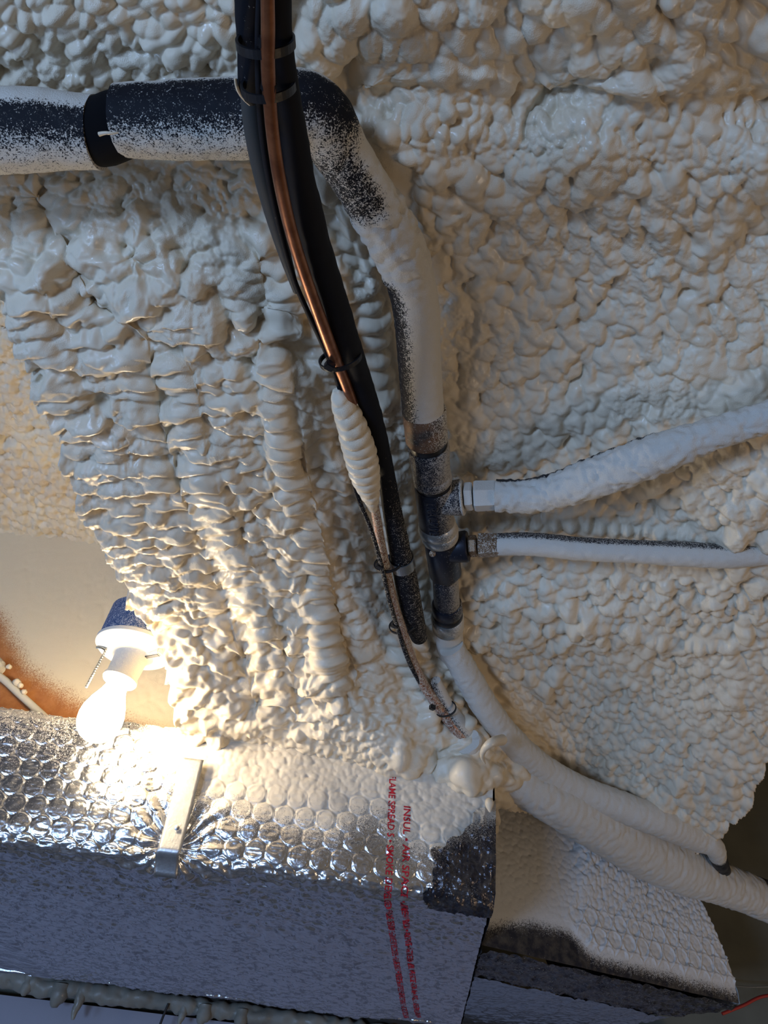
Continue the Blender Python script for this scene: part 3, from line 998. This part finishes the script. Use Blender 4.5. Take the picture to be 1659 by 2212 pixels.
Rv = RV.copy()
for (x, y, hh, wr, x2, y2) in ((574, 92, .448, 58, 590, 240), (580, 186, .452, 54, 600, 320)):
    c = P1(x, y, hh)
    axd = P1(x2, y2, hh) - c
    sc = S1(x, y, hh)
    z = strip_ring('zip_tie', c, axd, wr * sc, 66 * sc, Rv, .0045, .0016, TIE, ls)
    hd = c + (CAM - c) / np.linalg.norm(CAM - c) * (68 * sc)
    box('tie_head', hd, (.008, .006, .006), TIE, z, rot=.2, bev=.001)
for (x, y, hh, wr, hr, hx, hy) in ((735, 775, .503, 44, 34, 712, 790), (838, 1218, .535, 28, 20, 820, 1222), (868, 1352, .535, 26, 18, 852, 1350), (960, 1530, .503, 24, 18, 934, 1528)):
    c = P1(x, y, hh)
    sc = S1(x, y, hh)
    axd = P1(x + 20, y + 60, hh) - c
    z = strip_ring('zip_tie', c, axd, wr * sc, hr * sc, Rv, .004, .0014, TIE, ls)
    box('tie_head', P1(hx, hy, hh - .015), (.008, .007, .007), TIE, z, rot=.5, bev=.001)
c = P1(868, 1213, .545)
strip_ring('pipe_clamp', c, P1(878, 1260, .545) - c, 26 * S1(868, 1213, .545), 26 * S1(868, 1213, .545), Rv, .017, .0012, GALV, ls)['label'] = 'grey band clamp around the insulated tube'
sl = tube('sleeve_lip', [(508, 168, .455, 3), (512, 190, .458, 4), (524, 210, .461, 4), (540, 226, .464, 3)], FOAM, ls, seg=10)
sl['label'] = 'pale cut edge of the short sleeve'

# ------------------------------------------------------------------ foil wrapped duct
DY = 1.10
prof = [(1.30, .470), (1.14, .470), (1.112, .462), (1.101, .440), (1.099, .40), (1.098, .34), (1.098, .305), (1.102, .284), (1.114, .272), (1.135, .267), (1.2, .264), (1.5, .245), (1.82, .224), (1.85, .226), (1.862, .25), (1.865, .30)]
pr = catmull(prof, 900)
dd = np.concatenate([[0], np.cumsum(np.linalg.norm(np.diff(pr, axis=0), axis=1))])
iz = int(np.argmin(np.hypot(pr[:, 0] - 1.098, pr[:, 1] - .305)))
S0 = dd[iz]                                       # arc length at the lower corner of the side
ie = int(np.argmin(np.hypot(pr[:, 0] - 1.101, pr[:, 1] - .440)))
ST_ = dd[ie]
s_samp = np.concatenate([np.linspace(0, ST_ - .03, 14), np.arange(ST_ - .028, S0 + .03, .0016), np.arange(S0 + .0302, S0 + .20, .0026), np.arange(S0 + .20, dd[-1], .0042)])
XEND = float(at_y(np.array(1063.), np.array(1850.), np.array(DY))[0])
x_samp = np.concatenate([np.linspace(-1.25, -.56, 40), np.arange(-.555, XEND, .0019), [XEND]])
XX, SS = np.meshgrid(x_samp, s_samp)


def duct_pos(X, S):
    Y = np.interp(S, dd, pr[:, 0])
    Z = np.interp(S, dd, pr[:, 1]) + CAMZ
    return np.stack([X, Y, Z], -1)


def duct_nrm(S):
    e = .002
    dY = np.interp(S + e, dd, pr[:, 0]) - np.interp(S - e, dd, pr[:, 0])
    dZ = np.interp(S + e, dd, pr[:, 1]) - np.interp(S - e, dd, pr[:, 1])
    n = np.stack([0 * S, dZ, -dY], -1)
    return n / (np.linalg.norm(n, axis=-1, keepdims=True) + 1e-12)


def flare(X, Y):
    return X + .10 * np.maximum(Y - 1.12, 0) * sstep(-.3, .19, X)


PB = duct_pos(XX, SS)
PB[..., 0] = flare(PB[..., 0], PB[..., 1])
NB = duct_nrm(SS)
# NB must face outward (towards -Y on the side face)
if NB[len(s_samp) // 4, 5, 1] > 0:
    NB = -NB
PITCH = .0292
warpd = .003 * (noise(np.stack([XX, SS], -1), .05, 61) - .5)
row = (SS + warpd) / (PITCH * .866)
best = np.full(XX.shape, 9.0)
for k in (0, 1):
    r_ = np.floor(row) + k
    cx = (XX + warpd) / PITCH - np.where(np.mod(r_, 2) == 1, .5, 0)
    fx = cx - np.round(cx)
    fy = (row - r_) * .866
    best = np.minimum(best, np.hypot(fx, fy))
inside = sstep(.50, .40, best)
rim = np.exp(-((best - .445) / .030) ** 2)
amp = np.where(SS < S0 + .03, 1.0, .55)
cr = (noise(np.stack([XX * .35, SS], -1), .0035, 62) - .5) + .8 * (noise(np.stack([XX, SS * .8], -1), .006, 63) - .5)
wr_ = np.abs(noise(np.stack([XX * .28 + .25 * SS, SS], -1), .0042, 69) - .5)
hd = amp * (.0013 * inside + .0018 * rim) + np.where(SS < S0 + .02, .0006, .0034) * cr + .0024 * (.5 - wr_) * inside * sstep(.40, .30, best)
big = .008 * (noise(np.stack([XX, SS], -1), .11, 64) - .5) + .004 * (noise(np.stack([XX, SS], -1), .045, 65) - .5)
# the wrap puckers in towards the hanger strap
sx0 = float(at_y(np.array(364.), np.array(1860.), np.array(DY))[0])
PXd, PYd = project(PB)
ang = np.arctan2(SS - S0 - .01, XX - sx0 - .0)
dist = np.hypot(XX - sx0, (SS - S0 - .01) * .7)
puck = np.exp(-(dist / .075) ** 2)
hd += puck * (.0030 * np.sin(ang * 17 + 4 * noise(np.stack([XX, SS], -1), .03, 66)) * sstep(0, .012, dist) + -.009 * np.exp(-(dist / .03) ** 2))
hd *= sstep(0, .04, XX - XX.min() + .02)
mound = np.exp(-(((PXd - 640) / 260) ** 2)) * sstep(1760, 1620, PYd)
fsp = rbf([(0, 1530, .26), (0, 1640, .08), (0, 1800, .02), (-200, 1540, .3), (-200, 1700, .05), (150, 1550, .24), (150, 1640, .10), (200, 1760, .03), (290, 1560, .26), (300, 1640, .10), (330, 1760, .08), (400, 1590, 1.1), (430, 1650, .95),
           (440, 1740, .30), (460, 1830, .05), (560, 1640, 1.2), (560, 1720, .80), (570, 1790, .28), (580, 1850, .04), (700, 1680, 1.2), (700, 1760, .72), (700, 1830, .22), (710, 1890, .03), (820, 1700, 1.1), (820, 1760, .50), (830, 1840, .12), (840, 1910, .02),
           (920, 1700, 1.3), (930, 1780, 1.0), (940, 1860, .35), (1000, 1700, 1.2), (1010, 1800, .7), (1020, 1900, .1), (400, 1950, .0), (800, 2000, 0), (100, 1950, 0), (1000, 2050, 0), (500, 2150, 0), (-200, 1900, 0)])
sprd = np.clip(fsp(PXd, np.clip(PYd, 1480, 2300)) + .15 * (noise(PB, .03, 67) - .5), .06, 1)
hd = hd * (1 - .70 * sstep(.8, 1, sprd)) + .0030 * sstep(.75, 1.0, sprd) * cells(PB, .008, 68)
PD = PB + NB * (hd + big)[..., None]
duct = empty('foil_duct', (sx0, 1.48, CAMZ + .26), 'bubble-foil-wrapped square air duct filling the lower left, lit silver by the bulb', 'duct')
grid_mesh('foil_wrap', PD, FOIL, duct, attrs={'spray': sprd})
box('duct_core', ((XEND - 1.25) / 2, 1.49, CAMZ + .355), (XEND + 1.21, .70, .17), STEEL, duct)

# hanger strap and its screw
st = empty('hanger_strap', (sx0, 1.09, CAMZ + .30), 'bright galvanised metal hanger strap folded down the face of the foil duct', 'strap')
top = at_y(np.array(417.), np.array(1640.), np.array(1.088))
ny, nxw = 40, 8
hw = .0155
Pst = np.zeros((ny, nxw, 3))
path = []
for i in range(ny):
    f = i / (ny - 1)
    if f < .86:
        k = f / .86
        path.append((top[0] + (sx0 - top[0]) * k, 1.087 + .003 * math.sin(k * 3), top[2] + (CAMZ + .285 - top[2]) * k))
    else:
        k = (f - .86) / .14 * math.pi * .5
        path.append((sx0 - .002, 1.087 + .018 * math.sin(k) + .010 * (1 - math.cos(k)), CAMZ + .285 - .020 * (1 - math.cos(k)) - .004 * math.sin(k)))
for i, (x, y, z) in enumerate(path):
    for j in range(nxw):
        Pst[i, j] = (x + hw * (2 * j / (nxw - 1) - 1), y, z)
o = grid_mesh('strap_band', Pst, STEEL, st)
sm = o.modifiers.new('s', 'SOLIDIFY')
sm.thickness = .0014
sc_ = at_y(np.array(382.), np.array(1788.), np.array(1.0855))
lathe('screw_head', sc_, (0, -1, 0), [(0, .0035), (.001, .0035), (.0022, .0018), (.0024, .0008)], STEEL, st, seg=14)

# red lettering printed down the wrap
def duct_text(txt, px, py, size, stretch, n_sp=1.0, drift=0.0, name='printed_lettering'):
    me = text_mesh(txt, size, 0, 3, n_sp)
    import bmesh
    bm = bmesh.new()
    bm.from_mesh(me)
    bmesh.ops.triangulate(bm, faces=bm.faces[:])
    for _ in range(3):
        ed = [e for e in bm.edges if e.calc_length() > .0028]
        if ed:
            bmesh.ops.subdivide_edges(bm, edges=ed, cuts=1)
            bmesh.ops.triangulate(bm, faces=[f for f in bm.faces if len(f.verts) > 3])
    bm.to_mesh(me)
    bm.free()
    q = coords_of(me)
    p0 = at_y(np.array(float(px)), np.array(float(py)), np.array(DY))
    # arc length on the side face from its height
    seg_ = slice(ie, iz)
    s0 = float(np.interp(-(p0[2] - CAMZ), -pr[seg_, 1], dd[seg_]))
    s = s0 + q[:, 0] * stretch
    x = p0[0] + q[:, 1] + drift * q[:, 0] * stretch
    # ride on the relief of the wrap
    ii = np.clip(np.searchsorted(s_samp, s), 1, len(s_samp) - 1)
    jj = np.clip(np.searchsorted(x_samp, x), 1, len(x_samp) - 1)
    hh = np.maximum.reduce([(hd + big)[ii - a, jj - b] for a in (0, 1) for b in (0, 1)])
    base = duct_pos(x, s)
    base[..., 0] = flare(base[..., 0], base[..., 1])
    nn = duct_nrm(s)
    if nn[0, 1] > 0:
        nn = -nn
    W = base + nn * (hh + .0004)[:, None]
    me.vertices.foreach_set('co', W.ravel())
    me.update()
    return link(name, me, RED, duct)


duct_text('FLAME SPREAD 5 • SMOKE DEVELOPED 5 • FLAME SPREAD 5 • SMOKE DEVELOPED 5' + ' • FLAME SPREAD 5 • SMOKE DEVELOPED 5' * 2, 841, 1676, .0135, .86, drift=.05)
duct_text('INSUL • AIR SPACE • ASTM E84' + ' • INSUL • AIR SPACE • ASTM E84' * 3, 872, 1742, .0135, 1.08, drift=.05)


# dark crumpled foil tape round the duct's right end
def patch(name, fn, u0_, u1_, nu, v0_, v1_, nv, mat, parent, amp, sc, seed, sprayf=None, keepf=None, flip=False):
    u = np.linspace(u0_, u1_, nu)
    v = np.linspace(v0_, v1_, nv)
    U_, V_ = np.meshgrid(u, v)
    P_ = fn(U_, V_)
    n_ = toward_cam(P_, normals_of(P_))
    c1 = np.abs(noise(P_, sc, seed) - .5) * 2
    c2 = np.abs(noise(P_, sc * .4, seed + 1) - .5) * 2
    P2 = P_ + n_ * (amp * ((1 - c1) ** 3 + .5 * (1 - c2) ** 2) + .0012)[..., None]
    px_, py_ = project(P_)
    at_ = {'spray': np.clip(sprayf(px_, py_, P_), 0, 1)} if sprayf else {'spray': 0 * U_ + .05}
    kp = keepf(px_, py_, P_) if keepf else None
    return grid_mesh(name, P2, mat, parent, keep=kp, attrs=at_)


def bigat(U_, V_):
    ii = np.clip(np.searchsorted(s_samp, V_), 1, len(s_samp) - 1)
    jj = np.clip(np.searchsorted(x_samp, U_), 1, len(x_samp) - 1)
    return (big + .002)[ii, jj]


x0t = float(at_y(np.array(905.), np.array(1850.), np.array(DY))[0])
tn = lambda V_: NB[np.clip(np.searchsorted(s_samp, V_), 0, len(s_samp) - 1), 5]
patch('foil_tape', lambda U_, V_: duct_pos(U_, V_) + tn(V_) * (bigat(U_, V_) + .0015)[..., None], x0t, XEND + .004, 90, ST_ - .02, S0 + .055, 150, TAPE, duct, .0035, .014, 71,
      lambda a, b, P_: .05 + 1.05 * sstep(1880, 1730, b + .35 * (a - 950)) + .3 * (noise(P_, .02, 8) - .5),
      lambda a, b, P_: (P_[..., 0] > x0t + .024 * noise(P_, .02, 5) + .10 * sstep(.30, .44, P_[..., 2] - CAMZ)) & (b < 1990 + 12 * noise(P_, .01, 6)))['label'] = 'dark crumpled foil tape at the duct corner'
# end face of the duct
ye, ze = np.meshgrid(np.linspace(1.1, 1.86, 60), np.linspace(CAMZ + .22, CAMZ + .47, 30))
ek = (ze - CAMZ) > np.interp(ye, [1.1, 1.12, 1.86], [.29, .268, .222]) - .004
Pe = np.stack([flare(XEND, ye) + .001 + .004 * noise(np.stack([ye, ze], -1), .02, 9), ye, ze], -1)
grid_mesh('end_cap', Pe, TAPE, duct, keep=ek, attrs={'spray': 0 * ye + .05}, flip=True)

# ------------------------------------------------------------------ white sprayed branch duct, lower right
bd0 = at_h(np.array([1060., 1596.]), np.array([2046., 2168.]), np.array([.262, .262]))
A0, A1 = bd0[0], bd0[1]
dirb = (A1 - A0)
LB = float(np.linalg.norm(dirb[:2]))
bdir = dirb / np.linalg.norm(dirb)
inw = np.array([-bdir[1], bdir[0], 0.0])
if inw[1] < 0:
    inw = -inw
bduct = empty('branch_duct', A0 + bdir * LB / 2, 'box-shaped duct at the lower right, its face coated white with foam', 'duct')


def bface(U_, V_):
    """U along the duct (m), V height above its lower edge (m); leans back a little towards the top right"""
    lean = .0 + .10 * V_ / .22
    return A0 + bdir * (U_ - .07 * sstep(.0, .25, V_) * sstep(.5 * LB, LB, U_))[..., None] + inw * (lean * V_)[..., None] + np.array([0, 0, 1.0]) * V_[..., None]


def bspray(a, b, P_):
    edge_y = np.interp(a, [1060, 1150, 1230, 1270, 1300, 1400, 1500, 1600], [1985, 1980, 2000, 2046, 2062, 2084, 2110, 2136])
    e = edge_y - b
    s_ = sstep(-48, 30, e) * 1.05
    return s_ + .10 * (noise(P_, .03, 4) - .5) * (s_ < 1)


nu, nv = 420, 190
Uu, Vv = np.meshgrid(np.linspace(-.02, LB, nu), np.linspace(0, .25, nv))
Pf = bface(Uu, Vv)
nf = toward_cam(Pf, normals_of(Pf))
pxf, pyf = project(Pf)
spf = np.clip(bspray(pxf, pyf, Pf), .03, 1)
pt = .0300
row = (Vv + .002) / (pt * .866)
best = np.full(Uu.shape, 9.0)
for k in (0, 1):
    r_ = np.floor(row) + k
    cx = Uu / pt - np.where(np.mod(r_, 2) == 1, .5, 0)
    best = np.minimum(best, np.hypot(cx - np.round(cx), (row - r_) * .866))
circ = np.exp(-((best - .46) / .035) ** 2) * sstep(.14, .06, Vv) * sstep(.12, .20, Uu)
c_big = cells(Pf + .006 * noise(Pf, .01, 2)[..., None], .020, 81)
c_sm = cells(Pf + .003 * noise(Pf, .006, 2)[..., None], .0085, 83)
hf = sstep(.6, 1, spf) * (.0030 * circ + .0085 * c_sm * (1 - .5 * sstep(.12, .05, Vv)) + .013 * c_big * sstep(1960, 1860, pyf) * sstep(1215, 1260, pxf) * sstep(1480, 1400, pxf)) \
    + .003 * (noise(Pf, .05, 84) - .5) + (1 - sstep(.4, .9, spf)) * .003 * np.abs(noise(Pf, .012, 85) - .5)
hf *= .3 + .7 * sstep(1200, 1260, pxf)
grid_mesh('foam_face', Pf + nf * hf[..., None], WHITE_DUCT, bduct, attrs={'spray': spf})


clear_of_trunk = lambda a, b, P_: P_[..., 0] > flare(XEND, P_[..., 1]) + .002


def bbottom(U_, V_):
    """V: metres back from the lower edge"""
    return A0 + bdir * U_[..., None] + inw * V_[..., None] + np.array([0, 0, 1.0]) * (-.003 * sstep(0, .01, V_) - .02 * V_)[..., None]


patch('tape_strip', lambda U_, V_: bbottom(U_, V_), 0, LB - .004, 200, -.001, .16, 50, TAPE, bduct, .004, .02, 91, lambda a, b, P_: .10 + .15 * noise(P_, .02, 2) + 0 * a, clear_of_trunk)['label'] = 'brownish crumpled foil tape along the lower edge'
patch('foil_underside', lambda U_, V_: bbottom(U_, V_) - np.array([0, 0, .002]), 0, LB - .004, 200, .16, .62, 110, FOIL2, bduct, .0035, .03, 95, lambda a, b, P_: .02 + 0 * a, clear_of_trunk)
# right end of the branch duct
ue, ve = np.meshgrid(np.linspace(0, .5, 70), np.linspace(0, .25, 50))
pe0 = bface(np.full(ue.shape, LB), ve)
Pe = pe0 + inw * ue[..., None] + bdir * (.010 * ue / .1)[..., None] * .2
Pe = Pe + bdir * (.004 * cells(Pe, .012, 99))[..., None]
grid_mesh('end_cap', Pe, WHITE_DUCT, bduct, attrs={'spray': np.clip(1 - ue * 8, .1, 1)}, flip=True)

# ------------------------------------------------------------------ lamp: box, porcelain holder, pull chain, bulb
LC = P1(293, 1396, .535)
down = np.array([0, 0, -1.0])
jb = empty('junction_box', LC + np.array([0, 0, .05]), 'blue round plastic junction box above the lamp holder, half buried in foam', 'electrical box')
lathe('box_body', LC + np.array([0, 0, .055]), down, [(0, .046), (.002, .049), (.05, .052), (.053, .050)], BLUEBOX, jb, spray=.30)
lamp = empty('lamp_holder', LC, 'white porcelain pull-chain lamp holder with glowing bulb hanging at the left', 'lamp')
lathe('base_plate', LC + np.array([0, 0, .002]), down, [(0, .052), (.002, .0545), (.007, .0545), (.012, .050), (.015, .040), (.018, .030)], CERAMIC, lamp, spray=.75, seg=64)
tilt = np.array([-.12, -.03, -1.0])
tilt /= np.linalg.norm(tilt)
lathe('socket', LC - np.array([0, 0, .012]), tilt, [(0, .030), (.004, .0245), (.010, .0225), (.036, .0215), (.039, .0235), (.043, .0240), (.0455, .0225), (.0455, .0185), (.038, .018)], CERAMIC, lamp, spray=.3, seg=48)
oc = LC + np.array([.030, -.012, -.014])
box('outlet', oc, (.030, .013, .010), CERAMIC, lamp, rot=-.5, bev=.002)
box('outlet_slot', oc + np.array([0, -.001, -.0055]), (.024, .006, .001), TIE, lamp, rot=-.5)
bb = LC - np.array([0, 0, .012]) + tilt * .041
m, nt, bs = nodes_of('bulb_glow')
bs.inputs['Emission Color'].default_value = (1.0, .80, .52, 1)
bs.inputs['Emission Strength'].default_value = BULB_STRENGTH
bs.inputs['Base Color'].default_value = (.9, .88, .8, 1)
lathe('bulb', bb, tilt, [(0, .012), (.010, .0135), (.022, .017), (.036, .0235), (.050, .0280), (.060, .0290), (.070, .0275), (.080, .0225), (.086, .0165), (.090, .009), (.0912, .003)], m, lamp, seg=32, spray=0)
# bead chain
ch0 = LC + np.array([-.034, -.012, -.018])
V_, Q_, T_ = [], [], []
me = None
import bmesh
bm = bmesh.new()
for i in range(17):
    p = ch0 + np.array([-.0004 * i, -.0002 * i, -.0036 * i])
    bmesh.ops.create_icosphere(bm, subdivisions=1, radius=.0021, matrix=Matrix.Translation(Vector([float(v) for v in p])))
me = bpy.data.meshes.new('pull_chain')
bm.to_mesh(me)
bm.free()
link('pull_chain', me, CHAIN, lamp)
tube('chain_arm', None, CHAIN, lamp, seg=10, world=[tuple(LC + np.array([-.050, -.006, -.012])) + (.0018,), tuple(LC + np.array([-.040, -.010, -.014])) + (.0018,), tuple(ch0) + (.0022,)])

for root in (lamp, jb):
    root.scale = (1.03, 1.03, 1.03)

# ------------------------------------------------------------------ cable and clamp at the lower left of the bay
cb = empty('electrical_cable', at_y(np.array(30.), np.array(1490.), np.array(1.23)), 'cream plastic cable stapled across the orange wood at the left edge', 'cable')
cpts = [tuple(at_y(np.array(float(x)), np.array(float(y)), np.array(yy))) + (.0062,) for x, y, yy in ((-140, 1396, 1.238), (-60, 1432, 1.238), (0, 1462, 1.238), (45, 1502, 1.238), (95, 1548, 1.238), (150, 1600, 1.238))]
tube('cable_sheath', None, CABLE_W, cb, seg=20, world=cpts)
cc = at_y(np.array(-2.), np.array(1446.), np.array(1.232))
lathe('cable_connector', cc + np.array([-.018, 0, .012]), np.array([.8, 0, -.55]), [(0, .013), (.004, .0145), (.018, .0145), (.022, .011), (.026, .010)], GALV, cb, spray=.6, seg=24)
for (x, y, r_) in ((36, 1474, .006), (44, 1480, .004), (52, 1494, .004), (19, 1440, .004)):
    p = at_y(np.array(float(x)), np.array(float(y)), np.array(1.230))
    tube('foam_crumb', None, FOAM, cb, seg=10, step=.002, nz=.002, nscale=.004, world=[tuple(p + np.array([-r_, 0, 0])) + (r_ * .5,), tuple(p) + (r_,), tuple(p + np.array([r_, 0, -.002])) + (r_ * .6,)])

# ------------------------------------------------------------------ ledge, panel and wires beyond the duct
YL = 1.93
led = []
for x, y, r_ in ((-300, 2062, 13), (-100, 2092, 14), (20, 2112, 16), (90, 2128, 18), (160, 2138, 13), (240, 2150, 16), (330, 2160, 12), (400, 2172, 14), (500, 2186, 12), (600, 2200, 15), (720, 2214, 12), (850, 2236, 12)):
    p = at_y(np.array(float(x)), np.array(float(y)), np.array(YL))
    led.append(tuple(p) + (r_ * float(scale_at(p)),))
fl = empty('timber_ledge', led[4][:3], 'dark timber ledge with squeezed-out foam along its edge behind the foil duct', 'ledge')
tube('foam_bead', None, SHADED_FOAM, fl, seg=28, step=.005, nz=.011, nscale=.022, world=led, seed=4)
for x, y, l_, r_ in ((60, 2130, .018, .011), (128, 2150, .022, .016), (172, 2160, .035, .008), (395, 2190, .020, .007), (440, 2195, .015, .013), (520, 2205, .018, .012)):
    p = at_y(np.array(float(x)), np.array(float(y)), np.array(YL - .01))
    tube('foam_drip', None, SHADED_FOAM, fl, seg=16, step=.003, nz=.003, nscale=.01, world=[tuple(p + np.array([0, 0, .02])) + (r_,), tuple(p) + (r_ * 1.05,), tuple(p - np.array([.003, 0, l_ * .6])) + (r_ * .7,), tuple(p - np.array([.002, 0, l_])) + (r_ * .3,)])
pz = led[4][2]
box('ledge_board', (-.35, YL + .06, pz + .024), (2.3, .10, .05), DARKWOOD, fl)
pn = tag(box('wall_panel', (-.35, YL + .055, pz - .62), (2.3, .03, 1.20), PANEL), kind='structure')
pw = empty('black_wire', led[6][:3], 'thin black wire hanging in front of the grey panel below the ledge', 'wire')
p0 = at_y(np.array(364.), np.array(2168.), np.array(YL - .02))
tube('wire_core', None, TIE, pw, seg=8, world=[tuple(p0) + (.0025,), tuple(p0 + np.array([-.006, 0, -.03])) + (.0025,), tuple(p0 + np.array([-.02, 0, -.12])) + (.0025,)])
rw = empty('red_wire', at_y(np.array(1620.), np.array(2156.), np.array(1.9)), 'thin red wire at the right edge beside the white duct', 'wire')
tube('wire_core', None, REDW, rw, seg=8, world=[tuple(at_y(np.array(float(x)), np.array(float(y)), np.array(1.85))) + (.0032,) for x, y in ((1560, 2190), (1605, 2172), (1650, 2152), (1720, 2150), (1850, 2170))])
tube('wire_core', None, SHADED_FOAM, rw, seg=8, world=[tuple(at_y(np.array(float(x)), np.array(float(y)), np.array(1.95))) + (.0016,) for x, y in ((1560, 2126), (1620, 2132), (1700, 2130), (1850, 2128))])['label'] = 'dull olive wire'

# a few loose foam pieces that stand proud
dr = empty('foam_curl', P1(1050, 1620, .46), 'small curled horn of foam standing on the heap above the foil duct', 'foam')
tube('curl_body', [(1085, 1598, .47, 12), (1062, 1604, .455, 10), (1046, 1618, .448, 7), (1042, 1634, .445, 5), (1048, 1650, .442, 1.5)], FOAM, dr, seg=20, step=.002)
dr = empty('foam_drip', P1(1058, 1742, .40), 'pale teardrop of foam hanging at the corner of the dark tape', 'foam')
q0 = at_y(np.array(1057.), np.array(1742.), np.array(1.08))
tube('drip_body', None, FOAM, dr, seg=20, step=.001, world=[tuple(q0 + np.array([0, .01, .012])) + (.003,), tuple(q0 + np.array([0, 0, .006])) + (.006,), tuple(q0) + (.0052,), tuple(q0 + np.array([.001, 0, -.008])) + (.001,)])
